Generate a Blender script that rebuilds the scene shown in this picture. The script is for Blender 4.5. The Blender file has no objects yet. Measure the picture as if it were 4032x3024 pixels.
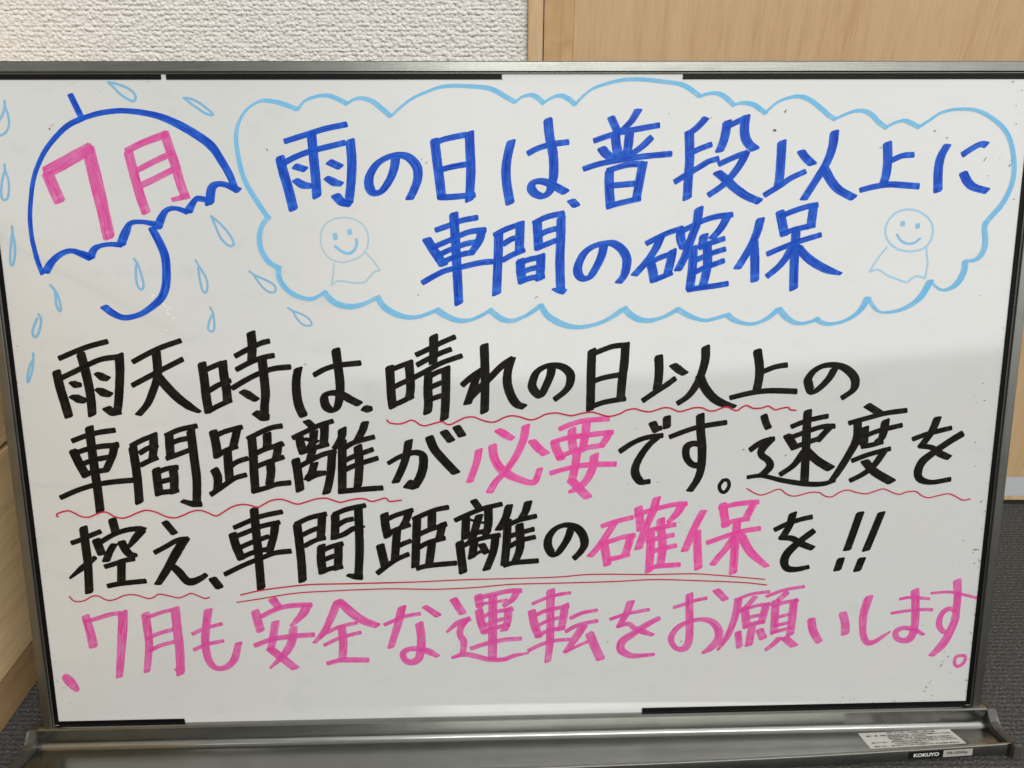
import bpy, bmesh, math, random
from mathutils import Vector, Matrix
random.seed(7)
sc = bpy.context.scene
col = sc.collection

# ------------------------------------------------------------------ camera, light, exposure
FLOOR_DROP = 0.617                                   # camera height above the carpet
cam_d = bpy.data.cameras.new("camera")
cam_d.sensor_width = 36.0
cam_d.lens = 36.0 * 2800 / 4032
cam_d.clip_start = 0.02
cam_d.clip_end = 60
cam = bpy.data.objects.new("camera", cam_d)
col.objects.link(cam)
cam.location = (0, 0, FLOOR_DROP)
cam.rotation_euler = (math.radians(90 - 27.8916), 0, 0)
sc.camera = cam

world = bpy.data.worlds.new("World")
sc.world = world
world.use_nodes = True
wn, wl = world.node_tree.nodes, world.node_tree.links
wn.clear()
w_out = wn.new("ShaderNodeOutputWorld")
w_bg = wn.new("ShaderNodeBackground")
w_tc = wn.new("ShaderNodeTexCoord")
w_sep = wn.new("ShaderNodeSeparateXYZ")
wl.new(w_tc.outputs["Generated"], w_sep.inputs[0])
def w_step(sock, lo, hi, a=0., b=1.):
    m = wn.new("ShaderNodeMapRange"); m.interpolation_type = 'SMOOTHSTEP'
    for i, v in enumerate((lo, hi, a, b), 1): m.inputs[i].default_value = v
    wl.new(sock, m.inputs[0]); return m.outputs[0]
def w_math(op, a, b):
    m = wn.new("ShaderNodeMath"); m.operation = op
    for i, v in enumerate((a, b)):
        if hasattr(v, 'is_linked'): wl.new(v, m.inputs[i])
        else: m.inputs[i].default_value = v
    return m.outputs[0]
# the unseen room: dim near the floor, a bright far wall and ceiling towards the right, dim towards the left
low = w_step(w_sep.outputs["Z"], -.35, .12, .07, .22)
glow = w_math('MULTIPLY', w_step(w_sep.outputs["Z"], .148, .172), w_step(w_sep.outputs["X"], -.36, .04, .24, 1.))
glow = w_math('MULTIPLY', glow, w_step(w_sep.outputs["Z"], .95, .5, .35, 1.))
w_val = w_math('ADD', low, w_math("MULTIPLY", glow, 2.5))
w_cmb = wn.new("ShaderNodeMix"); w_cmb.data_type = 'RGBA'; w_cmb.blend_type = 'MULTIPLY'
w_cmb.inputs[0].default_value = 1
wl.new(w_val, w_cmb.inputs[6]); w_cmb.inputs[7].default_value = (1.0, 1.0, .985, 1)
wl.new(w_cmb.outputs[2], w_bg.inputs[0])
w_bg.inputs[1].default_value = 0.72
wl.new(w_bg.outputs[0], w_out.inputs[0])

def area(name, loc, target, sx, sy, power, color=(1, .97, .92)):
    d = bpy.data.lights.new(name, 'AREA')
    d.shape = 'RECTANGLE'; d.size = sx; d.size_y = sy; d.energy = power; d.color = color
    o = bpy.data.objects.new(name, d); col.objects.link(o)
    o.location = loc
    o.rotation_euler = (Vector(target) - Vector(loc)).to_track_quat('-Z', 'Y').to_euler()
    return o
area("ceiling_lamp", (.75, -1.35, 2.3), (.35, .6, .3), 2.1, .32, 33, (1, .992, .975))
area("ceiling_lamp", (-1.5, -.6, 2.3), (-.3, .6, .4), .4, 1.2, 7, (1, .985, .96))

vs = sc.view_settings
vs.view_transform = 'Standard'
vs.look = 'None'
vs.gamma = 1
vs.use_curve_mapping = False
vs.exposure = 0.0

# ------------------------------------------------------------------ node helpers
def srgb(r, g, b):
    f = lambda c: (c / 255 / 12.92) if c / 255 <= .04045 else ((c / 255 + .055) / 1.055) ** 2.4
    return (f(r), f(g), f(b), 1)

class NT:
    def __init__(s, name, rough=.5, metal=0., spec=.5):
        s.m = bpy.data.materials.new(name); s.m.use_nodes = True
        s.t = s.m.node_tree; s.n = s.t.nodes; s.l = s.t.links
        s.b = s.n["Principled BSDF"]
        s.b.inputs["Roughness"].default_value = rough
        s.b.inputs["Metallic"].default_value = metal
        s.b.inputs["Specular IOR Level"].default_value = spec
    def add(s, typ, **kw):
        n = s.n.new(typ)
        for k, v in kw.items(): setattr(n, k, v)
        return n
    def link(s, a, b): s.l.new(a, b)
    def coord(s, which="Object", scale=(1, 1, 1), rot=(0, 0, 0)):
        tc = s.add("ShaderNodeTexCoord"); mp = s.add("ShaderNodeMapping")
        mp.inputs["Scale"].default_value = scale; mp.inputs["Rotation"].default_value = rot
        s.link(tc.outputs[which], mp.inputs[0]); return mp.outputs[0]
    def noise(s, vec, scale, detail=3, rough=.5):
        n = s.add("ShaderNodeTexNoise"); n.inputs["Scale"].default_value = scale
        n.inputs["Detail"].default_value = detail; n.inputs["Roughness"].default_value = rough
        s.link(vec, n.inputs["Vector"]); return n.outputs["Fac"]
    def ramp(s, fac, stops):
        r = s.add("ShaderNodeValToRGB"); e = r.color_ramp.elements
        e[0].position, e[0].color = stops[0]; e[1].position, e[1].color = stops[-1]
        for p, c in stops[1:-1]:
            k = e.new(p); k.color = c
        s.link(fac, r.inputs[0]); return r.outputs[0]
    def mix(s, fac, a, b, mode='MIX'):
        m = s.add("ShaderNodeMix", data_type='RGBA', blend_type=mode)
        for sock, v in ((m.inputs[0], fac), (m.inputs[6], a), (m.inputs[7], b)):
            if hasattr(v, 'is_linked'): s.link(v, sock)
            else: sock.default_value = v
        return m.outputs[2]
    def math(s, op, a, b=0., c=0.):
        m = s.add("ShaderNodeMath", operation=op)
        for i, v in enumerate((a, b, c)):
            if hasattr(v, 'is_linked'): s.link(v, m.inputs[i])
            else: m.inputs[i].default_value = v
        return m.outputs[0]
    def base(s, c):
        if hasattr(c, 'is_linked'): s.link(c, s.b.inputs["Base Color"])
        else: s.b.inputs["Base Color"].default_value = c
    def bump(s, h, strength, dist):
        b = s.add("ShaderNodeBump"); b.inputs["Strength"].default_value = strength
        b.inputs["Distance"].default_value = dist
        s.link(h, b.inputs["Height"]); s.link(b.outputs[0], s.b.inputs["Normal"]); return b

def plain(name, c, rough=.5, metal=0., spec=.5):
    k = NT(name, rough, metal, spec); k.base(c); return k.m

def mat_wallpaper():
    k = NT("woven_wallpaper", .85, 0, .2)
    v = k.coord("Object", (1, 1, 1))
    wob = k.noise(v, 90, 2)
    wv = k.add("ShaderNodeVectorMath", operation='ADD')
    sc_ = k.add("ShaderNodeVectorMath", operation='SCALE')
    cmb = k.add("ShaderNodeCombineXYZ")
    k.link(k.math('SUBTRACT', wob, .5), cmb.inputs[2])
    k.link(cmb.outputs[0], sc_.inputs[0]); sc_.inputs["Scale"].default_value = .0025
    k.link(v, wv.inputs[0]); k.link(sc_.outputs[0], wv.inputs[1])
    mp = k.add("ShaderNodeMapping"); mp.inputs["Scale"].default_value = (225, 225, 265)
    k.link(wv.outputs[0], mp.inputs[0])
    vo = k.add("ShaderNodeTexVoronoi"); vo.feature = 'F1'; vo.inputs["Scale"].default_value = 1
    vo.inputs["Randomness"].default_value = .62
    k.link(mp.outputs[0], vo.inputs["Vector"])
    rows = k.add("ShaderNodeTexWave", bands_direction='Z'); rows.inputs["Scale"].default_value = 66
    rows.inputs["Distortion"].default_value = 0
    k.link(wv.outputs[0], rows.inputs["Vector"])
    fine = k.noise(v, 520, 3, .6)
    h = k.math('ADD', k.math('MULTIPLY', k.math('SUBTRACT', 1., vo.outputs["Distance"]), 1.05), k.math('MULTIPLY', rows.outputs["Fac"], .10))
    h = k.math('ADD', h, k.math('MULTIPLY', fine, .5))
    k.base(k.ramp(k.noise(v, 260, 2), [(.3, srgb(228, 223, 215)), (.7, srgb(240, 236, 229))]))
    k.bump(h, .9, .0030)
    return k.m

def mat_wood(name, c1, c2, c3, axis='Z', scale=1., rough=.42):
    k = NT(name, rough, 0, .4)
    s = {'Z': (1, 1, .045), 'Y': (1, .05, 1)}[axis]
    v = k.coord("Object", s)
    big = k.noise(v, 14 * scale, 4, .6)
    mid = k.noise(v, 120 * scale, 3, .6)
    fin = k.noise(v, 620 * scale, 2, .6)
    f = k.math('ADD', k.math('MULTIPLY', big, .34), k.math('ADD', k.math('MULTIPLY', mid, .34), k.math('MULTIPLY', fin, .32)))
    c = k.ramp(f, [(.36, c1), (.5, c2), (.64, c3)])
    iso = k.noise(k.coord("Object"), 26, 2)
    c = k.mix(k.math('MULTIPLY', iso, .25), c, c1)
    fl = k.noise(k.coord("Object", (1, 1, .10) if axis == 'Z' else (1, .1, 1)), 75, 4, .75)
    fleck = k.ramp(fl, [(.68, (0, 0, 0, 1)), (.76, (1, 1, 1, 1))])
    c = k.mix(k.math('MULTIPLY', fleck, .3), c, tuple(x * .5 for x in c1[:3]) + (1,))
    k.base(c)
    if rough < .2:                                    # loose clear film: soft ripples
        k.bump(k.noise(k.coord("Object", (1, 1, .8)), 42, 1), .5, .005)
    else: k.bump(fin, .06, .0006)
    return k.m

def mat_metal(name, c1, c2, rough=.32, along='X'):
    k = NT(name, rough, 1., .5)
    v = k.coord("Object", (.02, 1, 1) if along == 'X' else (1, 1, .02))
    br = k.noise(v, 900, 4, .7)
    c = k.mix(br, c1, c2)
    blot = k.noise(k.coord("Object", (1, 1, 1.6)), 32, 5, .7)
    c = k.mix(k.math('MULTIPLY', k.ramp(blot, [(.45, (0, 0, 0, 1)), (.75, (1, 1, 1, 1))]), .28), c, tuple(x * .62 for x in c1[:3]) + (1,))
    k.base(c)
    k.link(k.math('ADD', k.math('MULTIPLY', br, .16), rough - .08), k.b.inputs["Roughness"])
    k.bump(br, .05, .0004)
    return k.m

def mat_board():
    k = NT("white_enamel", .13, 0, 1.)
    v = k.coord("Object")
    dust = k.noise(v, 9, 5, .62)
    sm = k.noise(k.coord("Object", (1, 1, 1.8)), 26, 6, .7)
    c = k.mix(k.math('MULTIPLY', k.ramp(sm, [(.54, (0, 0, 0, 1)), (.74, (1, 1, 1, 1))]), .24), srgb(199, 200, 197), srgb(168, 171, 174))
    c = k.mix(k.math('MULTIPLY', k.ramp(dust, [(.52, (0, 0, 0, 1)), (.68, (1, 1, 1, 1))]), .10), c, srgb(204, 184, 184))
    k.base(c)
    k.link(k.math('ADD', k.math('MULTIPLY', dust, .04), .025), k.b.inputs["Roughness"])
    gr = k.noise(v, 1500, 2)
    k.bump(gr, .03, .0002)
    return k.m

def mat_carpet():
    k = NT("grey_loop_carpet", .95, 0, .1)
    v = k.coord("Object")
    rib = k.add("ShaderNodeTexWave", bands_direction='Y'); rib.inputs["Scale"].default_value = 62
    rib.inputs["Distortion"].default_value = 2.2; rib.inputs["Detail"].default_value = 2
    rib.inputs["Detail Scale"].default_value = 14
    k.link(v, rib.inputs["Vector"])
    loop = k.noise(k.coord("Object", (1, 1.7, 1)), 330, 3, .6)
    fib = k.noise(v, 1100, 3, .7)
    f = k.math('ADD', k.math('MULTIPLY', rib.outputs["Fac"], .07), k.math('ADD', k.math('MULTIPLY', loop, .54), k.math('MULTIPLY', fib, .39)))
    tint = k.noise(v, 140, 3, .6)
    c = k.ramp(f, [(.32, srgb(36, 36, 35)), (.5, srgb(78, 77, 75)), (.68, srgb(136, 134, 130))])
    c = k.mix(k.math('MULTIPLY', tint, .15), c, srgb(80, 80, 81))
    k.base(c)
    k.bump(f, 1., .004)
    return k.m

def mat_ink(name, deep, light, gloss=.3, streak=.55, cover=.94, thin=.22):
    """marker ink: streaks run along the stroke (UV u across, v along), thin at the edges, wet blot at the lift-off end"""
    k = NT(name, gloss, 0, .10)
    uv = k.add("ShaderNodeUVMap"); uv.uv_map = "stroke"
    en = k.add("ShaderNodeUVMap"); en.uv_map = "ends"
    mp = k.add("ShaderNodeMapping"); mp.inputs["Scale"].default_value = (13, 40, 1)
    k.link(uv.outputs[0], mp.inputs[0])
    s1 = k.noise(mp.outputs[0], 1., 3, .65)
    mp2 = k.add("ShaderNodeMapping"); mp2.inputs["Scale"].default_value = (1.2, 60, 1)
    k.link(uv.outputs[0], mp2.inputs[0])
    s2 = k.noise(mp2.outputs[0], 1., 3, .6)
    su = k.add("ShaderNodeSeparateXYZ"); k.link(uv.outputs[0], su.inputs[0])
    fu = k.math('FRACT', su.outputs[0])
    edge = k.math('MULTIPLY', k.math('ABSOLUTE', k.math('SUBTRACT', fu, .5)), 2.)
    edgef = k.math('POWER', edge, 7.)
    se = k.add("ShaderNodeSeparateXYZ"); k.link(en.outputs[0], se.inputs[0])
    # lighter rim a few mm before the lift-off blot
    d = k.math('SUBTRACT', se.outputs[0], .0042)
    band = k.math('SUBTRACT', 1., k.math('MULTIPLY', k.math('ABSOLUTE', d), 420.))
    band = k.math('MAXIMUM', band, 0.)
    a = k.ramp(s1, [(.38, (0, 0, 0, 1)), (.66, (1, 1, 1, 1))])
    b = k.ramp(s2, [(.44, (0, 0, 0, 1)), (.70, (1, 1, 1, 1))])
    f = k.math('ADD', k.math('MULTIPLY', a, streak), k.math('MULTIPLY', b, streak * .45))
    f = k.math('ADD', f, k.math('ADD', k.math('MULTIPLY', band, .35), k.math('MULTIPLY', edgef, .3)))
    f = k.math('MINIMUM', f, 1.)
    k.base(k.mix(f, deep, light))
    k.link(k.math('SUBTRACT', cover, k.math('MULTIPLY', f, thin)), k.b.inputs["Alpha"])
    return k.m

M = dict(
    wallpaper=mat_wallpaper(),
    door=mat_wood("maple_veneer", srgb(182, 148, 107), srgb(201, 168, 127), srgb(209, 178, 139)),
    jamb=mat_wood("pale_jamb_wood", srgb(190, 158, 116), srgb(208, 177, 135), srgb(218, 190, 150), 'Z', 2.),
    film=mat_wood("clear_film_over_veneer", srgb(180, 144, 102), srgb(198, 162, 118), srgb(208, 174, 132), 'Z', .6, .12),
    cabinet=mat_wood("oak_veneer", srgb(186, 156, 112), srgb(208, 180, 136), srgb(222, 196, 154), 'Y', 1.2),
    plinth=mat_wood("dark_oak_veneer", srgb(140, 112, 78), srgb(160, 132, 94), srgb(172, 144, 104), 'Y', 1.2),
    kick=plain("grey_kick_plate", srgb(196, 198, 200), .35),
    gap=plain("painted_gap_shade", srgb(30, 28, 27), .8),  # near-black colour standing in for shade under the door
    carpet=mat_carpet(),
    board=mat_board(),
    rail=mat_metal("brushed_rail_aluminium", srgb(98, 99, 94), srgb(126, 128, 122), .24, 'X'),
    rail_v=mat_metal("brushed_side_rail_aluminium", srgb(112, 112, 107), srgb(140, 140, 135), .34, 'Z'),
    tray=mat_metal("brushed_tray_aluminium", srgb(126, 126, 121), srgb(154, 155, 150), .22, 'X'),
    cap=plain("dark_plastic_cap", srgb(66, 64, 58), .38),
    strip=plain("black_magnet_strip", srgb(7, 6, 8), .45, 0., .12),
    back=plain("grey_backing_sheet", srgb(120, 120, 118), .6),
    paper=plain("silver_sticker", srgb(196, 194, 186), .4),
    print=plain("black_print", srgb(28, 27, 28), .5),
    plate_black=plain("black_plate", srgb(10, 10, 11), .35),
    plate_white=plain("pale_plate", srgb(158, 156, 149), .4),
    plate_text=plain("pale_lettering", srgb(205, 203, 196), .4),
    speck=plain("dried_ink_speck", srgb(26, 24, 26), .5),
    wipe=plain("dry_wipe_residue", srgb(226, 226, 222), .6),
)
INKS = dict(
    blue=mat_ink("blue_marker_ink", srgb(0, 38, 154), srgb(40, 114, 226), .3, .72, .96, .18),
    black=mat_ink("black_marker_ink", srgb(1, 1, 1), srgb(46, 42, 36), .42, .5, .995, .06),
    pink=mat_ink("pink_marker_ink", srgb(218, 44, 138), srgb(238, 114, 184), .35, .8, .92, .3),
    pinkb=mat_ink("soft_pink_marker_ink", srgb(206, 40, 136), srgb(230, 112, 182), .35, .9, .90, .34),
    red=mat_ink("red_pen_ink", srgb(176, 24, 52), srgb(204, 70, 92), .35, .4),
    cloud=mat_ink("sky_blue_marker_ink", srgb(92, 176, 224), srgb(150, 206, 234), .35, .8, .92, .3),
    ltd=mat_ink("pale_blue_pen_ink", srgb(116, 170, 206), srgb(158, 198, 220), .4, .5),
    doll=mat_ink("dry_pale_blue_ink", srgb(146, 196, 224), srgb(192, 216, 230), .4, .7),
    faint=mat_ink("rubbed_pale_blue_ink", srgb(160, 194, 208), srgb(190, 208, 214), .4, .8),
    eye=mat_ink("mid_blue_ink", srgb(118, 180, 220), srgb(170, 208, 230), .4, .6),
)

# ------------------------------------------------------------------ object helpers
def link(name, bm, mats, parent=None, smooth=False):
    me = bpy.data.meshes.new(name)
    bm.to_mesh(me); bm.free()
    for m in (mats if isinstance(mats, (list, tuple)) else [mats]): me.materials.append(m)
    if smooth:
        for p in me.polygons: p.use_smooth = True
    o = bpy.data.objects.new(name, me); col.objects.link(o)
    if parent: o.parent = parent
    return o
def empty(name, parent=None, loc=(0, 0, 0)):
    o = bpy.data.objects.new(name, None); col.objects.link(o); o.location = loc
    o.empty_display_size = .05
    if parent: o.parent = parent
    return o
def tag(o, label=None, cat=None, group=None, kind=None):
    if label: o["label"] = label
    if cat: o["category"] = cat
    if group: o["group"] = group
    if kind: o["kind"] = kind
    return o
def box(bm, x0, x1, y0, y1, z0, z1, bev=0., mi=0):
    r = bmesh.ops.create_cube(bm, size=1)
    for v in r['verts']:
        v.co = Vector(((x0 + x1) / 2 + v.co.x * (x1 - x0), (y0 + y1) / 2 + v.co.y * (y1 - y0), (z0 + z1) / 2 + v.co.z * (z1 - z0)))
    fs = {f for v in r['verts'] for f in v.link_faces}
    for f in fs: f.material_index = mi
    if bev > 0:
        es = {e for v in r['verts'] for e in v.link_edges}
        bmesh.ops.bevel(bm, geom=list(es), offset=bev, segments=2, affect='EDGES')
def slab(name, m, parent, *a, bev=0.):
    bm = bmesh.new(); box(bm, *a, bev=bev); return link(name, bm, m, parent)

# ------------------------------------------------------------------ the setting
WALL_Y = .8035
bm = bmesh.new(); box(bm, -1.6, 1.8, -1.2, 1.0, -.05, 0)
tag(link("floor", bm, M['carpet']), "dark grey ribbed loop carpet on the floor", None, None, "structure")
bm = bmesh.new(); box(bm, -1.6, .0155, WALL_Y, WALL_Y + .12, 0, 1.3)
tag(link("wall", bm, M['wallpaper']), "white wall with coarse woven wallpaper left of the wooden door", None, None, "structure")

door = empty("wooden_door", None, (.5, WALL_Y, 0))
tag(door, "pale maple veneer door with grey kick plate behind the whiteboard", "door")
def dbox(name, m, x0, x1, y0, y1, z0, z1, bev=0.):
    o = slab(name, m, None, x0, x1, y0, y1, z0, z1, bev=bev)
    o.parent = door; o.matrix_parent_inverse = Matrix.Translation(-door.location); return o
dbox("door_panel", M['door'], .0625, 1.1, WALL_Y, WALL_Y + .04, .0475, 1.3)
dbox("edge_film", M['film'], .0326, .0623, WALL_Y + .0003, WALL_Y + .04, .0475, 1.3)
dbox("kick_plate", M['kick'], .0326, 1.1, WALL_Y, WALL_Y + .04, .0152, .0472)
dbox("bottom_rail", M['jamb'], .0326, 1.1, WALL_Y, WALL_Y + .04, .0086, .0150)
dbox("floor_gap_shade", M['gap'], .0326, 1.1, WALL_Y + .002, WALL_Y + .04, 0.0002, .0084)  # solid dark strip painted as the shade in the gap above the carpet
jf = slab("door_jamb", M['jamb'], None, .0158, .0310, WALL_Y - .006, WALL_Y + .05, 0, 1.3, bev=.0008)
tag(jf, "narrow pale wooden jamb strip between woven wallpaper and maple door", "door frame", None, "thing")

# low cabinet to the left of the board
cx = -.491
cab = empty("wooden_cabinet", None, (cx - .2, .42, 0))
tag(cab, "low oak veneer drawer cabinet on dark plinth at left of the board", "cabinet")
def cbox(name, m, *a, bev=.0008):
    o = slab(name, m, None, *a, bev=bev); o.parent = cab; o.matrix_parent_inverse = Matrix.Translation(-cab.location); return o
cbox("carcass", M['cabinet'], cx - .42, cx - .019, .10, .80, .045, .478)
cbox("drawer_front", M['cabinet'], cx - .018, cx, .10, .798, .0445, .2395)
cbox("drawer_front", M['cabinet'], cx - .018, cx, .10, .798, .2445, .474)
cbox("plinth", M['plinth'], cx - .40, cx - .001, .10, .798, 0, .0435)
cbox("cabinet_top", M['cabinet'], cx - .43, cx + .004, .09, .802, .479, .50)

# ------------------------------------------------------------------ the whiteboard
BX = Vector((0.99964279, 0.0266838, -0.00150614))
BZ = Vector((-0.00699383, 0.31556503, 0.94887818))
BN = BX.cross(BZ).normalized()                        # towards the camera
BZ = BN.cross(BX).normalized() if BN.cross(BX).dot(BZ) > 0 else -BN.cross(BX).normalized()
BC = Vector((0.00516658, 0.54831278, FLOOR_DROP - 0.32469373))
# the thing's base point: middle of the lower frame, resting by the carpet
R = Matrix((BX, -BN, BZ)).transposed().to_4x4()       # local x right, local -y towards viewer, local z up the board
V0 = -.305
board = empty("whiteboard")
board.matrix_world = Matrix.Translation(BC + BZ * V0) @ R
tag(board, "freestanding whiteboard with aluminium frame and tray, covered in hand-drawn Japanese road safety notice", "whiteboard")
def P(u, v, w=0.): return Vector((u, -w, v - V0))     # board coordinates -> local of the root

def bbox(name, m, u0, u1, v0, v1, w0, w1, bev=0., parent=None):
    bm = bmesh.new(); box(bm, u0, u1, -w1, -w0, v0 - V0, v1 - V0, bev=bev)
    return link(name, bm, m, parent or board)
UR0, UR1 = .4402, .4520
bbox("writing_panel", M['board'], -UR0 - .001, UR0 + .001, -.2925, .2915, -.008, 0)
bbox("backing_sheet", M['back'], -UR0, UR0, -.292, .291, -.0120, -.0085)

def rail(name, m, pts_uv, axis, a0, a1):
    """extrude a closed rail profile; pts are (across, w)"""
    bm = bmesh.new(); rings = []
    for a in (a0, a1):
        rings.append([bm.verts.new(P(a, p, w) if axis == 'u' else P(p, a, w)) for p, w in pts_uv])
    n = len(pts_uv)
    for i in range(n):
        bm.faces.new((rings[0][i], rings[0][(i + 1) % n], rings[1][(i + 1) % n], rings[1][i]))
    bm.faces.new(rings[0]); bm.faces.new(rings[1][::-1])
    bmesh.ops.recalc_face_normals(bm, faces=bm.faces)
    return link(name, bm, m, board)
top_prof = [(.2909, -.013), (.2909, .0008), (.2913, .0012), (.2920, .0012), (.2922, .0030), (.2926, .0034), (.2996, .0034), (.3003, .0030), (.3006, .0022), (.3006, -.013)]
rail("frame_rail", M['rail'], top_prof, 'u', -.4540, .4540)
sp = [(.4402, -.013), (.4402, .0010), (.4405, .0014), (.4412, .0014), (.4415, .0030), (.4419, .0034), (.4488, .0034), (.4494, .0030), (.4496, .0022), (.4496, -.013)]
rail("frame_rail", M['rail_v'], sp, 'v', -.3065, .2907)
rail("frame_rail", M['rail_v'], [(-a, w) for a, w in sp], 'v', -.3065, .2907)

# black strips round the writing surface; some lengths have come off
SW = .438
def strip(u0, u1, v0, v1, jag=0):
    bm = bmesh.new()
    if jag:
        top, bot = [], []
        n = 5
        pts = [(u0, v0), (u1, v0)] + [(u1 + random.uniform(-.0012, .0006), v0 + (v1 - v0) * k / n) for k in range(1, n)] + [(u1, v1), (u0, v1)]
        if jag < 0:
            pts = [(u1, v1), (u0, v1)] + [(u0 + random.uniform(-.0006, .0012), v1 - (v1 - v0) * k / n) for k in range(1, n)] + [(u0, v0), (u1, v0)]
        f = bm.faces.new([bm.verts.new(P(a, b, .0002)) for a, b in pts])
        r = bmesh.ops.extrude_face_region(bm, geom=[f])
        for v in r['geom']:
            if isinstance(v, bmesh.types.BMVert): v.co.y -= .0006
        bmesh.ops.recalc_face_normals(bm, faces=bm.faces)
    else:
        box(bm, u0, u1, -.0008, -.0002, v0 - V0, v1 - V0, bev=.0002)
    return link("edge_strip", bm, M['strip'], board)
strip(-SW, -.2902, .2868, .2907)
strip(-.2861, -.0110, .2868, .2907, 1)
strip(.1395, SW, .2868, .2907, -1)
strip(-.4401, -.4364, -.2915, .2866)
strip(.4362, .4401, -.2915, .2866)
strip(-.4362, -.3182, -.2918, -.2880, 1)
strip(.1183, .4360, -.2918, -.2876, -1)

# pen tray: bent aluminium profile, bowed a little outwards in the middle
prof = [(.0012, -.2920), (.0028, -.2920), (.0052, -.2928), (.0062, -.2936), (.0062, -.3000), (.0063, -.3030), (.0067, -.3055), (.0074, -.3076), (.0086, -.3094), (.0102, -.3106), (.0122, -.3110), (.0360, -.3110), (.0366, -.3062), (.0372, -.3052), (.0386, -.3048), (.0396, -.3052), (.0400, -.3062), (.0396, -.3160), (.0385, -.3166), (.0200, -.3156), (.0000, -.3140), (-.0125, -.3100), (-.0125, -.2945)]
def bow(u): return .018 * max(0., 1 - ((u + .1) / .556) ** 2)
def bowed(u, w, v):
    k = min(1., max(0., (w - .012) / .024))
    return P(u, v, w + bow(u) * k)
bm = bmesh.new(); NU = 48; rings = []
for i in range(NU + 1):
    u = -.4538 + .9076 * i / NU
    rings.append([bm.verts.new(bowed(u, w, v)) for w, v in prof])
n = len(prof)
for a, b in zip(rings, rings[1:]):
    for i in range(n):
        bm.faces.new((a[i], a[(i + 1) % n], b[(i + 1) % n], b[i]))
bm.faces.new(rings[0]); bm.faces.new(rings[-1][::-1])
bmesh.ops.recalc_face_normals(bm, faces=bm.faces)
tray = link("pen_tray", bm, M['tray'], board, True)
md = tray.modifiers.new("edges", 'EDGE_SPLIT'); md.split_angle = math.radians(33)
# moulded end caps following the tray profile
def end_cap(s):
    bm = bmesh.new(); rr = []
    capp = [(-.0125, -.294), (.006, -.2935), (.0085, -.2985), (.012, -.3035), (.018, -.3062), (.036, -.3062), (.0425, -.3040), (.0448, -.3052), (.0440, -.3172), (.038, -.3178), (-.0125, -.3112)]
    for k, (u, g) in enumerate(((.4540, 0), (.4560, .0006), (.4610, .0006), (.4630, -.0010))):
        cw, cv = .02, -.307
        ext = bow(s * .4535)
        rr.append([bm.verts.new(P(s * u, v + (g if v > cv else -g), w + (ext if w > .02 else 0) + (g if w > cw else -g))) for w, v in capp])
    n = len(capp)
    for a, b in zip(rr, rr[1:]):
        for i in range(n): bm.faces.new((a[i], a[(i + 1) % n], b[(i + 1) % n], b[i]))
    bm.faces.new(rr[0]); bm.faces.new(rr[-1][::-1])
    bmesh.ops.recalc_face_normals(bm, faces=bm.faces)
    o = link("end_cap", bm, M['cap'], tray)
    return o
end_cap(1); end_cap(-1)

# ---- small printed plates
def text_mesh(body, size, bold=0., spacing=1.):
    cu = bpy.data.curves.new("lettering", 'FONT'); cu.body = body; cu.size = size; cu.offset = bold
    cu.align_x = 'LEFT'; cu.space_character = spacing; cu.resolution_u = 3
    o = bpy.data.objects.new("lettering", cu); col.objects.link(o)
    dg = bpy.context.evaluated_depsgraph_get()
    me = bpy.data.meshes.new_from_object(o.evaluated_get(dg))
    bpy.data.objects.remove(o); bpy.data.curves.remove(cu)
    return me
def add_text(bm, body, size, place, mi, width=None, bold=0., height=None):
    """place(x, y) -> local point; text is laid from x=0,y=0 and squeezed to the given width"""
    me = text_mesh(body, size, bold)
    if not me.vertices:
        bpy.data.meshes.remove(me); return
    xs = [v.co.x for v in me.vertices]; ys = [v.co.y for v in me.vertices]
    kx = (width / (max(xs) - min(xs))) if width else 1.
    ky = (height / (max(ys) - min(ys))) if height else 1.
    x0, y0 = min(xs), (min(ys) if height else 0)
    vv = [bm.verts.new(place((v.co.x - x0) * kx, (v.co.y - y0) * ky)) for v in me.vertices]
    for p in me.polygons:
        try:
            f = bm.faces.new([vv[i] for i in p.vertices]); f.material_index = mi
        except ValueError: pass
    bpy.data.meshes.remove(me)

# care instructions on the tray floor
S = [(.3247, .0128), (.4157, .0104), (.4190, .0308), (.3253, .0353)]       # (u, w) clockwise from back left
def sticker_pt(a, b, lift=.0002):
    """a 0..1 left to right, b 0..1 front to back"""
    p = [S[3][i] * (1 - a) * (1 - b) + S[2][i] * a * (1 - b) + S[0][i] * (1 - a) * b + S[1][i] * a * b for i in (0, 1)]
    v = -.3110 + max(0., .0122 - p[1]) * .3
    return P(p[0], v + .0002 + lift, p[1])
bm = bmesh.new(); G = [[bm.verts.new(sticker_pt(i / 10, j / 10, .0)) for j in range(11)] for i in range(11)]
for i in range(10):
    for j in range(10): bm.faces.new((G[i][j], G[i + 1][j], G[i + 1][j + 1], G[i][j + 1]))
lines_ = [("ホワイトボードの正しい使い方", .30, .52, .88), ("■板　面　●日常的なお手入れは、きれいな布で水拭きし、乾いた", .06, .90, .745), ("布で水分を拭き取ってください。", .27, .42, .64),
          ("●汚れがひどい時は、水でうすめた中性洗剤で拭き取っ", .27, .68, .535), ("た後水拭きし、乾いた布で水分を拭き取ってください。", .29, .66, .43),
          ("■イレーザー　●汚れは水でうすめた中性洗剤で洗い、よくすすいで", .06, .90, .315), ("乾いてからご使用ください。", .29, .36, .20), ("■マーカー　●必ずホワイトボード専用マーカーをご使用ください。", .06, .88, .085)]
for body, a0, wd, b0 in lines_:
    add_text(bm, body, 1., lambda x, y, a0=a0, b0=b0: sticker_pt(a0 + x, b0 - .02 + y, .00025), 1, wd, .06, .085 if a0 != .30 else .11)
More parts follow.
